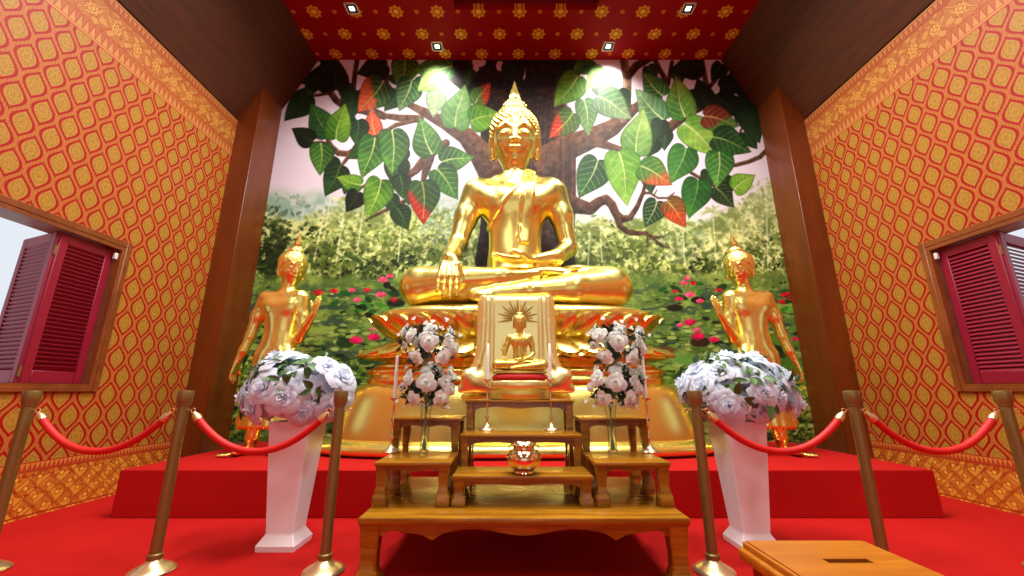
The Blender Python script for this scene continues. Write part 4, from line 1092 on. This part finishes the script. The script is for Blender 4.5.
# ------------------------------------------------------------------ altar tables
def smooth_apron(w, drop, n=40, lobes=2):
    pts = []
    for i in range(n + 1):
        u = i / n * 2 - 1; a_ = abs(u)
        e = drop * (0.42 + 0.58 * sst(a_, 0.80, 1.0)) + drop * 0.22 * math.cos(u * PI * lobes)
        pts.append((u * w / 2, e))
    return pts
def sst(x_, a, b):
    t_ = min(max((x_ - a) / (b - a), 0), 1); return t_ * t_ * (3 - 2 * t_)
def altar_table(label, loc, w, d, h, lw, apron, top=0.028, group='tiered altar tables', foot=True, cusp=False):
    t = thing('altar_table', label, 'altar table', loc, 0, group)
    mb = MB()
    mb.box(-w / 2, w / 2, -d / 2, d / 2, h - top, h, 0.006, 2)
    mb.box(-w / 2 + 0.008, w / 2 - 0.008, -d / 2 + 0.008, d / 2 - 0.008, h - top - 0.008, h - top, 0.0)
    mb.build('tabletop', 'altar_wood', t)
    zt = h - top - 0.008
    th = 0.022
    def ap(L_):
        n = 60; low = []
        for i in range(n + 1):
            u = i / n * 2 - 1; a_ = abs(u)
            if cusp:
                e = apron * (0.42 + 0.20 * math.cos(u * PI * 3.0) + 0.10 * (a_ > .93) + 0.55 * sst(a_, 0.86, 1.0))
                e += apron * 0.34 * math.exp(-((a_ - 0.60) / 0.04) ** 2) - apron * 0.10 * math.exp(-((a_ - 0.76) / 0.10) ** 2)
            else:
                e = apron * (0.50 + 0.10 * math.cos(u * PI * 2) + 0.5 * sst(a_, 0.80, 1.0))
            low.append((u * (L_ / 2), zt - e))
        return [(-L_ / 2, zt), (L_ / 2, zt)] + low[::-1]
    iw, idp = w - 0.03 - lw, d - 0.03 - lw
    for s in (-1, 1):
        o_ = s * (d / 2 - 0.03)
        MB().prism(ap(iw), 'y', min(o_, o_ - s * th), max(o_, o_ - s * th)).build('apron', 'altar_wood', t, flat=True)
        o_ = s * (w / 2 - 0.03)
        MB().prism(ap(idp), 'x', min(o_, o_ - s * th), max(o_, o_ - s * th)).build('apron', 'altar_wood', t, flat=True)
    for sx in (-1, 1):
        for sy in (-1, 1):
            cx_, cy_ = sx * (w / 2 - 0.008 - lw / 2), sy * (d / 2 - 0.008 - lw / 2)
            mb = MB()
            # leg profile: slight inward curve with a flared block foot
            lv = [(0.0, lw * 0.62), (0.018, lw * 0.66), (0.05, lw * 0.62), (0.06, lw * 0.52), (0.075, lw * 0.50), (0.09, lw * 0.42), (h * 0.45, lw * 0.40), (h * 0.7, lw * 0.46), (zt, lw * 0.5)]
            if h < 0.2: lv = [(0.0, lw * 0.58), (0.015, lw * 0.62), (0.035, lw * 0.56), (0.045, lw * 0.46), (h * 0.5, lw * 0.44), (zt, lw * 0.5)]
            vs, fs = [], []
            for z, r_ in lv:
                sh = 0 if z > 0.06 else sx * lw * 0.06
                b_ = r_ * 0.22
                ring = [(-r_ + b_, -r_), (r_ - b_, -r_), (r_, -r_ + b_), (r_, r_ - b_), (r_ - b_, r_), (-r_ + b_, r_), (-r_, r_ - b_), (-r_, -r_ + b_)]
                vs += [(cx_ + a - sh * 0, cy_ + b2, z) for a, b2 in ring]
            n = 8
            fs = [(i * n + k, i * n + (k + 1) % n, (i + 1) * n + (k + 1) % n, (i + 1) * n + k) for i in range(len(lv) - 1) for k in range(n)] + [tuple(range(n))[::-1], tuple((len(lv) - 1) * n + k for k in range(n))]
            mb.add(vs, fs); mb.build('leg', 'altar_wood', t, ang=30)
    return t
AX = -0.08
altar_table('wide low golden brown altar table at the front, carrying all the smaller tables', (AX, 2.725, 0), 1.66, 0.99, 0.33, 0.10, 0.075, top=0.032, cusp=True)
altar_table('small low altar table on the left front, carrying a rose vase and a candlestick', (AX - 0.615, 2.605, 0.331), 0.425, 0.38, 0.229, 0.062, 0.042, top=0.022)
altar_table('small low altar table on the right front, carrying a rose vase and a candlestick', (AX + 0.615, 2.605, 0.331), 0.425, 0.38, 0.229, 0.062, 0.042, top=0.022)
altar_table('tall empty altar table at the left rear, behind the left rose vase', (AX - 0.635, 3.01, 0.331), 0.465, 0.36, 0.435, 0.055, 0.045, top=0.022)
altar_table('tall empty altar table at the right rear, behind the right rose vase', (AX + 0.635, 3.01, 0.331), 0.465, 0.36, 0.435, 0.055, 0.045, top=0.022)
altar_table('lowest centre altar table, carrying the round gold bowl', (AX, 2.56, 0.331), 0.785, 0.29, 0.158, 0.062, 0.04, top=0.022)
altar_table('middle centre altar table, carrying two candlesticks', (AX, 2.86, 0.331), 0.785, 0.29, 0.343, 0.05, 0.045, top=0.022)
altar_table('highest centre altar table, carrying the small seated statue', (AX, 3.12, 0.331), 0.785, 0.21, 0.549, 0.05, 0.05, top=0.022)

# ------------------------------------------------------------------ things on the altar
def candlestick(label, px, py, zt, ytop_stick, ytop_candle):
    p = onZ(px, py, zt)
    hs = atY(px, ytop_stick, p.y).z - zt; hc = atY(px, ytop_candle, p.y).z - zt - hs
    t = thing('candlestick', label, 'candlestick', (p.x, p.y, zt + 0.001), 0, 'brass candlesticks on the altar')
    MB().lathe([(0.001, 0), (0.058, 0), (0.060, 0.004), (0.056, 0.009), (0.042, 0.016), (0.026, 0.026), (0.014, 0.040), (0.009, 0.052), (0.0, 0.054)], 32).build('base', 'pale_brass', t)
    MB().lathe([(0.0, 0.048), (0.009, 0.05), (0.007, 0.07), (0.013, 0.085), (0.013, 0.09), (0.006, 0.105), (0.0055, hs * 0.5), (0.010, hs * 0.5 + 0.01), (0.0055, hs * 0.5 + 0.02), (0.006, hs - 0.06), (0.011, hs - 0.045), (0.006, hs - 0.03), (0.009, hs - 0.018), (0.0, hs - 0.016)], 20).build('stem', 'rose_brass', t)
    MB().lathe([(0.0, hs - 0.02), (0.012, hs - 0.018), (0.034, hs - 0.006), (0.037, hs), (0.033, hs - 0.001), (0.014, hs - 0.010), (0.0, hs - 0.010)], 28).build('drip_tray', 'rose_brass', t)
    c = thing('candle', 'white candle' + label[17:], 'candle', (p.x, p.y, zt + 0.001 + hs - 0.009), 0, 'white candles on the altar')
    MB().lathe([(0.001, 0), (0.0125, 0), (0.0115, hc * 0.6), (0.0085, hc - 0.006), (0.004, hc), (0.001, hc + 0.001)], 18).build('wax_body', 'wax', c)
    MB().tube([(0, 0, hc - 0.002), (0.001, 0, hc + 0.006), (0.003, 0, hc + 0.012)], 0.0012, 6).build('wick', 'wick', c)
candlestick('brass candlestick on the left front table beside the left rose vase', 391, 452, 0.56, 398, 354)
candlestick('brass candlestick on the middle tier, left of the small seated statue', 487, 430, 0.674, 379.5, 342.5)
candlestick('brass candlestick on the middle tier, right of the small seated statue', 551.5, 430, 0.674, 379.5, 342.5)
candlestick('brass candlestick on the right front table beside the right rose vase', 650, 452, 0.56, 398, 353)
# gold bowl
p = onZ(524, 473, 0.49)
t = thing('round_bowl', 'round polished gold bowl with small ring handles on the lowest centre table', 'bowl', (p.x, p.y, 0.4905))
MB().lathe([(r_ * 1.09, z_) for r_, z_ in [(0.001, 0), (0.048, 0), (0.052, 0.004), (0.048, 0.012), (0.060, 0.022), (0.082, 0.045), (0.092, 0.072), (0.088, 0.098), (0.072, 0.120), (0.056, 0.132), (0.054, 0.140), (0.062, 0.150), (0.070, 0.156), (0.067, 0.158), (0.052, 0.146), (0.046, 0.134), (0.062, 0.116), (0.078, 0.09), (0.082, 0.07), (0.07, 0.04), (0.03, 0.016), (0.001, 0.014)]], 48).build('bowl_body', 'rose_brass', t)
for s in (-1, 1):
    MB().tube([(s * (0.068 + 0.018 * math.sin(a)), 0, 0.135 + 0.016 * math.cos(a)) for a in [PI * i / 8 for i in range(9)]], 0.004, 8).build('handle', 'rose_brass', t)

# roses
def rose_mesh(name, mat, R, turns=15, seed=1, flat=0.8):
    rnd = random.Random(seed); mb = MB()
    for i in range(turns):
        q = i / (turns - 1)
        a0 = i * 2.399963 + rnd.uniform(-.2, .2)
        rb = R * (0.10 + 0.50 * q); hgt = R * (0.95 - 0.30 * q) * flat; wid = (1.15 if q < 0.3 else 0.85)
        op = 0.05 + 0.85 * q ** 1.3
        nu, nv = 6, 5; vs = []
        for v in range(nv + 1):
            f = v / nv
            for u in range(nu + 1):
                e = (u / nu * 2 - 1)
                w_ = wid * (math.sin(PI * (0.12 + 0.80 * f)) ** 0.6)
                aa = a0 + e * w_
                rr_ = rb * (0.35 + 0.65 * math.sin(f * PI / 2)) + R * op * f * f * 0.62 + 0.02 * R * math.sin(e * 7 + i)
                zz_ = hgt * (f ** 0.8) * (1 - 0.12 * e * e) - R * 0.42 * max(0, f - 0.72) / 0.28 * q * 0.7 + rnd.uniform(-.01, .01) * R - R * 0.20 * q
                vs.append((rr_ * math.cos(aa), rr_ * math.sin(aa), zz_))
        fs = [(v * (nu + 1) + u, v * (nu + 1) + u + 1, (v + 1) * (nu + 1) + u + 1, (v + 1) * (nu + 1) + u) for v in range(nv) for u in range(nu)]
        mb.add(vs, fs)
    o = mb.build(name, mat, None, ang=180, recalc=False)
    me = o.data; bpy.data.objects.remove(o); return me
def leafcluster_mesh(name, mat, L_, n, seed=3, wide=0.42):
    rnd = random.Random(seed); mb = MB()
    for i in range(n):
        a = rnd.uniform(0, 2 * PI); el = rnd.uniform(-0.3, 0.9)
        d_ = Vector((math.cos(a) * math.cos(el), math.sin(a) * math.cos(el), math.sin(el)))
        up = Vector((0, 0, 1)); sd = d_.cross(up).normalized(); nn = sd.cross(d_)
        l_ = L_ * rnd.uniform(0.7, 1.15); b = Vector((0, 0, 0)) + d_ * l_ * 0.15
        vs = []
        for j, (t_, w_) in enumerate(((0, .02), (.25, .8), (.5, 1), (.75, .7), (1, .02))):
            c_ = b + d_ * l_ * t_ - nn * l_ * 0.25 * t_ * t_
            vs += [c_ - sd * w_ * wide * l_ * 0.5 + nn * 0.1 * l_ * w_, c_, c_ + sd * w_ * wide * l_ * 0.5 + nn * 0.1 * l_ * w_]
        fs = []
        for j in range(4): fs += [(j * 3, j * 3 + 1, j * 3 + 4, j * 3 + 3), (j * 3 + 1, j * 3 + 2, j * 3 + 5, j * 3 + 4)]
        mb.add(vs, fs)
    o = mb.build(name, mat, None, ang=180, recalc=False)
    me = o.data; bpy.data.objects.remove(o); return me
def inst(name, me, parent, loc, dirv, sc=1.0, spin=0.0, label=None):
    o = bpy.data.objects.new(name, me); COL.objects.link(o); o.parent = parent
    q = Vector(dirv).to_track_quat('Z', 'Y')
    o.rotation_mode = 'QUATERNION'
    o.rotation_quaternion = q @ Matrix.Rotation(spin, 3, 'Z').to_quaternion()
    o.location = loc; o.scale = (sc, sc, sc)
    if label: o['label'] = label
    return o
ROSE_S = [rose_mesh('rose', 'petal_cream', 0.066, 18, s) for s in (1, 2, 3)]
BUD = rose_mesh('rose_bud', 'petal_cream', 0.017, 7, 9, 1.3)
LEAF_S = [leafcluster_mesh('leaf_sprig', 'leaf_dark', 0.068, 11, s) for s in (4, 5, 6)]
def rose_vase(label_v, label_b, px):
    dxp = px - 424
    p = onZ(px, 454, 0.56)
    v = thing('glass_vase', label_v, 'vase', (p.x, p.y, 0.5605), 0, 'clear glass vases on the altar')
    H_ = atY(px, 404, p.y).z - 0.56
    MB().lathe([(0.001, 0), (0.031, 0), (0.033, 0.003), (0.031, 0.02), (0.026, 0.07), (0.028, H_ * 0.6), (0.041, H_), (0.0385, H_), (0.0255, H_ * 0.6), (0.0235, 0.07), (0.028, 0.022), (0.001, 0.018)], 32).build('glass_body', 'glass', v)
    b = thing('rose_bouquet', label_b, 'bouquet', (p.x, p.y, 0.5605 + 0.02), 0, 'white rose bouquets on the altar')
    base = Vector(b.location)
    def pos(x_, y_, dy=0.0):
        q = atY(x_ + dxp, y_, p.y + dy); return q - base
    k = 0
    for (sx, sy, s_) in ((120, 97, 0.95), (188, 117, 1.18), (190, 74, 0.85), (266, 122, 0.9), (244, 177, 0.98), (137, 177, 0.98), (282, 150, 0.8), (95, 138, 0.6),
                       (112, 262, 0.98), (179, 277, 1.18), (178, 236, 0.85), (252, 277, 0.9), (233, 338, 0.98), (129, 339, 0.98), (268, 305, 0.8), (85, 296, 0.6)):
        fy = -0.06 * (1 if s_ > 0.9 else 0.4)
        cxs = 186; cys = 120 if sy < 210 else 285
        d_ = Vector(((sx - cxs) / 90, -0.9, -(sy - cys) / 110))
        inst('rose', ROSE_S[k % 3], b, pos(380 + sx / 3.84, 310 + sy / 3.84, fy), d_, s_ * 0.84, k * 1.7); k += 1
    rnd = random.Random(8)
    for cz in (120, 285):
        for i in range(7):
            a = rnd.uniform(0.1, PI - 0.1)
            q = pos(380 + (186 + 85 * math.cos(a)) / 3.84, 310 + (cz + rnd.uniform(-60, 60)) / 3.84, 0.05 + 0.07 * math.sin(a))
            inst('rose', ROSE_S[i % 3], b, q, (math.cos(a), math.sin(a), 0.2), 0.9, i)
    for (sx, sy) in ((132, 36), (178, 52), (200, 47), (254, 38), (304, 98), (75, 97), (236, 70), (196, 207), (222, 228), (290, 262), (70, 352), (100, 372), (162, 372), (192, 366), (255, 372), (268, 220), (105, 222)):
        q = pos(380 + sx / 3.84, 310 + sy / 3.84, -0.02)
        inst('rose_bud', BUD, b, q, ((sx - 186) / 120, -0.6, 0.5), 1.15, sx)
    for i in range(84):
        cz = 120 if i % 2 else 285
        a = rnd.uniform(0, 2 * PI); r_ = rnd.uniform(0.2, 1)
        q = pos(380 + (184 + 100 * r_ * math.cos(a)) / 3.84, 310 + (cz + 12 + 82 * r_ * math.sin(a)) / 3.84, rnd.uniform(-0.03, 0.06))
        inst('leaf_sprig', LEAF_S[i % 3], b, q, (rnd.uniform(-1, 1), rnd.uniform(-1, 0.5), rnd.uniform(-0.6, 1)), rnd.uniform(0.55, 0.9), i)
    top = pos(428, 345); low = pos(426, 392)
    for i in range(7):
        a = i * 0.9; r0 = 0.013
        MB().tube([(r0 * math.cos(a), r0 * math.sin(a), 0.004), (-r0 * 0.5 * math.cos(a), -r0 * 0.5 * math.sin(a), H_ * 0.5), (0.012 * math.cos(a), 0.012 * math.sin(a), H_), (low.x + 0.02 * math.cos(a), 0.02 * math.sin(a), low.z), (top.x + 0.02 * math.cos(a), 0.02 * math.sin(a), top.z)], 0.003, 6).build('stem', 'stem', b)
rose_vase('slender clear glass vase on the left front altar table', 'two-tiered bouquet of white roses in the left glass vase', 424)
rose_vase('slender clear glass vase on the right front altar table', 'two-tiered bouquet of white roses in the right glass vase', 613)

# ------------------------------------------------------------------ floor planters with white flowers
BIG = [rose_mesh('blossom', 'petal', 0.112, 20, s, 0.62) for s in (11, 12, 13, 14)]
LEAF_B = [leafcluster_mesh('leaf_sprig', 'leaf', 0.11, 5, s, 0.5) for s in (21, 22, 23)]
def planter(lbl_p, lbl_f, cx_, cy_, seed, hx, mirror):
    t = thing('tapered_planter', lbl_p, 'planter', (cx_, cy_, 0.0), 0, 'tall white planters')
    vs = []
    lv = [(0.0, .118), (0.03, .120), (0.075, .092), (0.085, .086), (0.095, .084), (0.74, .132), (0.75, .132), (0.75, .118), (0.66, .108)]
    for z, r_ in lv:
        b_ = r_ * 0.04
        vs += [(a, c, z) for a, c in [(-r_ + b_, -r_), (r_ - b_, -r_), (r_, -r_ + b_), (r_, r_ - b_), (r_ - b_, r_), (-r_ + b_, r_), (-r_, r_ - b_), (-r_, -r_ + b_)]]
    n = 8
    fs = [(i * n + k, i * n + (k + 1) % n, (i + 1) * n + (k + 1) % n, (i + 1) * n + k) for i in range(len(lv) - 1) for k in range(n)] + [tuple(range(n))[::-1], tuple((len(lv) - 1) * n + k for k in range(n))]
    MB().add(vs[:0] + vs, fs).build('planter_body', 'ceramic', t, ang=30)
    b = thing('flower_arrangement', lbl_f, 'flower arrangement', (cx_, cy_, 0.662), 0, 'white flower heaps in the planters')
    rnd = random.Random(seed)
    C_ = Vector((hx, -0.01, 0.285)); Rr = Vector((0.33, 0.23, 0.215))
    pts = []; tries = 0
    while len(pts) < 44 and tries < 9000:
        tries += 1
        a = rnd.uniform(0, 2 * PI); el = rnd.uniform(-0.75, 1.5)
        d_ = Vector((math.cos(a) * math.cos(el), math.sin(a) * math.cos(el), math.sin(el)))
        q = Vector((d_.x * Rr.x, d_.y * Rr.y, d_.z * Rr.z)) * rnd.uniform(0.76, 1.20)
        if all((q - o_).length > 0.112 for o_, _ in pts): pts.append((q, d_))
    for i, (q, d_) in enumerate(pts):
        inst('blossom', BIG[i % 4], b, C_ + q * 0.93, d_ + Vector((0, -0.15, 0.15)), rnd.uniform(0.78, 1.12), rnd.uniform(0, 6))
    for i in range(46):
        a = rnd.uniform(0, 2 * PI); el = rnd.uniform(-0.7, 1.4)
        d_ = Vector((math.cos(a) * math.cos(el), math.sin(a) * math.cos(el), math.sin(el)))
        q = Vector((d_.x * Rr.x, d_.y * Rr.y, d_.z * Rr.z)) * rnd.uniform(0.9, 1.12)
        inst('leaf_sprig', LEAF_B[i % 3], b, C_ + q, d_, rnd.uniform(0.6, 1.0), rnd.uniform(0, 6))
    for i in range(9):
        a = i * 0.7
        MB().tube([(0.03 * math.cos(a), 0.03 * math.sin(a), 0.01), (0.05 * math.cos(a), 0.05 * math.sin(a), 0.14), (C_.x + 0.16 * math.cos(a), 0.10 * math.sin(a), 0.27)], 0.005, 6).build('stem', 'stem', b)
planter('tall tapered square white planter on the left, in front of the left standing statue', 'heap of white blossoms with green leaves filling the left planter', -1.575, 2.865, 31, -0.03, 0)
planter('tall tapered square white planter on the right, in front of the right standing statue', 'heap of white blossoms with green leaves filling the right planter', 1.375, 2.865, 32, 0.045, 1)

# ------------------------------------------------------------------ rope barrier
PX_ = [33, 186.5, 341.5, 694.5, 850.5, 1001]
WH = ['leftmost brass rope post, by the left wall window', 'brass rope post between the leftmost post and the left planter', 'brass rope post to the right of the left planter',
      'brass rope post to the left of the right planter', 'brass rope post in front of the right pilaster, behind the donation box', 'rightmost brass rope post, by the right wall window']
YP = 2.48
posts = []
for i, px in enumerate(PX_):
    x_ = atY(px, 391, YP).x; posts.append(x_)
    t = thing('rope_post', WH[i], 'rope post', (x_, YP, 0.001), 0, 'brass rope posts')
    MB().lathe([(0.001, 0), (0.106, 0), (0.110, 0.004), (0.108, 0.010), (0.09, 0.022), (0.07, 0.032), (0.045, 0.046), (0.034, 0.060), (0.001, 0.062)], 48).build('base', 'pale_brass', t)
    MB().lathe([(0.001, 0.06), (0.036, 0.062), (0.036, 0.085), (0.0285, 0.09), (0.0285, 0.86), (0.001, 0.862)], 28).build('pole', 'brass', t)
    MB().lathe([(0.0285, 0.855), (0.033, 0.86), (0.033, 0.87), (0.040, 0.885), (0.0405, 0.938), (0.038, 0.945), (0.001, 0.946)], 28).build('collar', 'brass', t)
    for s in (-1, 1):
        MB().tube([(s * 0.028, 0, 0.836), (s * 0.05, 0, 0.836)], 0.004, 8).tube([(s * (0.062 + 0.012 * math.cos(a)), 0, 0.832 + 0.012 * math.sin(a)) for a in [2 * PI * q / 12 for q in range(13)]], 0.003, 6).build('ring', 'pale_brass', t)
RL = ['red velvet rope hanging between the two posts nearest the left wall', 'red velvet rope hanging across the left white planter', 'red velvet rope hanging across the right white planter', 'red velvet rope hanging between the two posts nearest the right wall']
for (i, j), lb in zip(((0, 1), (1, 2), (3, 4), (4, 5)), RL):
    xa, xb = posts[i] + 0.066, posts[j] - 0.066; za = 0.822; W = xb - xa; sag = 0.215
    c_ = ((xa + xb) / 2)
    t = thing('velvet_rope', lb, 'rope', (c_, YP, za), 0, 'red velvet ropes')
    def ZR(u): return -sag * (1 - abs(u) ** 2.1)
    pts = [(u * W / 2, 0, ZR(u)) for u in [(-1 + 2 * q / 40) for q in range(41)]]
    MB().tube(pts[1:-1], 0.0195, 14).build('rope_body', 'rope', t)
    for e in (pts[:3], pts[::-1][:3]):
        MB().tube(e, [0.010, 0.0225, 0.0225], 14).build('brass_end', 'pale_brass', t)

# ------------------------------------------------------------------ donation box
t = thing('donation_box', 'varnished wooden donation box with a slot in its lid, in the right foreground', 'donation box', (0.755, 1.195, 0.0))
wx, wy = 0.178, 0.20
M_l = MB()
# lid with slot: frame of four pieces around the slot
sx0, sx1, sy0, sy1 = -0.048, 0.075, 0.035, 0.062
for a_, b2, c_, d_ in ((-wx, sx0, -wy, wy), (sx1, wx, -wy, wy), (sx0, sx1, -wy, sy0), (sx0, sx1, sy1, wy)):
    M_l.box(a_, b2, c_, d_, 0.478, 0.50)
M_l.build('lid', 'box_wood', t, flat=True)
mb = MB()
for (a, b2, c_, d_) in ((-wx - 0.012, -wx, -wy - 0.016, wy + 0.004), (wx, wx + 0.008, -wy - 0.016, wy + 0.004), (-wx, wx, -wy - 0.016, -wy)):
    mb.box(a, b2, c_, d_, 0.470, 0.499, 0.006, 3)
for (a, b2, c_, d_) in ((-wx - 0.026, -wx - 0.002, -wy - 0.034, wy + 0.008), (wx - 0.01, wx + 0.012, -wy - 0.034, wy + 0.008), (-wx, wx, -wy - 0.034, -wy - 0.002)):
    mb.box(a, b2, c_, d_, 0.448, 0.482, 0.009, 3)
mb.build('stepped_moulding', 'box_wood', t)
MB().box(-wx + 0.005, wx - 0.005, -wy + 0.005, wy - 0.005, 0.05, 0.462, 0.004, 1).build('box_body', 'frame_wood', t)
MB().box(sx0 - 0.003, sx1 + 0.003, sy0 - 0.003, sy1 + 0.003, 0.462, 0.474).build('slot', 'dark', t)
MB().box(-wx - 0.02, wx + 0.02, -wy - 0.02, wy + 0.02, 0.0, 0.055, 0.008, 2).build('plinth', 'box_wood', t)

# ------------------------------------------------------------------ light
def downlight(x, y, lbl, power, aim=None):
    t = thing('downlight', lbl, 'ceiling light', (x, y, ZC), 0, 'square ceiling downlights')
    o_, i_ = 0.085, 0.055
    mb = MB()
    for s_ in ((-o_, o_, -o_, -o_ + 0.018), (-o_, o_, o_ - 0.018, o_), (-o_, -o_ + 0.018, -o_, o_), (o_ - 0.018, o_, -o_, o_)):
        mb.box(s_[0], s_[1], s_[2], s_[3], -0.014, 0.0)
    mb.build('trim_ring', 'white_metal', t)
    mb = MB()
    b = o_ - 0.018; c = 0.031
    mb.box(-b, b, -b, b, -0.008, 0.0)
    mb.build('baffle', 'black', t)
    MB().box(-c, c, -c, c, -0.012, -0.008).build('lens', 'lamp', t)
    L = bpy.data.lights.new('downlight_beam', 'SPOT'); L.energy = power; L.spot_size = math.radians(118); L.spot_blend = 0.9
    L.shadow_soft_size = 0.10; L.color = (1, 0.97, 0.90)
    lo = bpy.data.objects.new('downlight_beam', L); COL.objects.link(lo)
    lo.location = (0, 0, -0.13); lo.parent = t
    if aim: lo.rotation_euler = aim
LP = 110
downlight(-1.24, 4.96, 'square downlight near the mural, left one above the bodhi leaves', 100, (math.radians(26), 0, 0))
downlight(1.32, 4.96, 'square downlight near the mural, right one above the bodhi leaves', 115, (math.radians(26), 0, 0))
downlight(-2.28, 4.34, 'outer left square downlight, one row nearer than the mural pair', LP)
downlight(2.25, 4.34, 'outer right square downlight, one row nearer than the mural pair', LP)
# unseen fill panels added overhead for neutral light and gold highlights
for px_, py_, e_ in ((-1.6, 3.42, 130), (1.6, 3.42, 130), (-2.1, 1.0, 95), (2.1, 1.0, 95), (-2.1, -2.4, 50), (2.1, -2.4, 50), (0.065, 2.3, 170)):
    t = thing('added_fill_panel', 'long fill light panel added unseen overhead to brighten the altar and statues', 'ceiling light', (px_, py_, ZC if abs(px_) > 1 else ZC + 0.319), 0, 'added unseen fill panels')
    mb = MB()
    for s_ in (-1, 1):
        mb.box(min(s_ * .30, s_ * .33), max(s_ * .30, s_ * .33), -.73, .73, -0.015, 0); mb.box(-.30, .30, min(s_ * .70, s_ * .73), max(s_ * .70, s_ * .73), -0.015, 0)
    mb.build('fill_panel_frame', 'white_metal', t)
    MB().box(-.30, .30, -.70, .70, -0.006, 0).build('diffuser', 'fill_panel_lens', t)
    L = bpy.data.lights.new('added_fill_light', 'AREA'); L.shape = 'RECTANGLE'; L.size = 0.58; L.size_y = 1.38; L.energy = e_ * 1.03; L.color = (1, 0.98, 0.94); L.spread = math.radians(150)
    lo = bpy.data.objects.new('added_fill_light', L); COL.objects.link(lo); lo.location = (0, 0, -0.012); lo.parent = t
w = bpy.data.worlds.new('overcast sky'); SC.world = w; w.use_nodes = True
bg = w.node_tree.nodes['Background']; bg.inputs[0].default_value = (0.86, 0.92, 1.0, 1); bg.inputs[1].default_value = 1.15

# ------------------------------------------------------------------ camera
cd = bpy.data.cameras.new('camera'); cam = bpy.data.objects.new('camera', cd); COL.objects.link(cam)
cam.location = CAM; cam.rotation_euler = (PI / 2 + PITCH, 0, 0)
cd.sensor_width = 36; cd.lens = F * 36 / 1024; cd.shift_x = (512 - CX) / 1024
cd.clip_start = 0.05; cd.clip_end = 100
SC.camera = cam
SC.view_settings.view_transform = 'Standard'; SC.view_settings.look = 'None'
SC.view_settings.exposure = -0.32; SC.view_settings.gamma = 1.0; SC.view_settings.use_curve_mapping = False
SC.cycles.use_denoising = True
SC.cycles.max_bounces = 8; SC.cycles.caustics_reflective = False
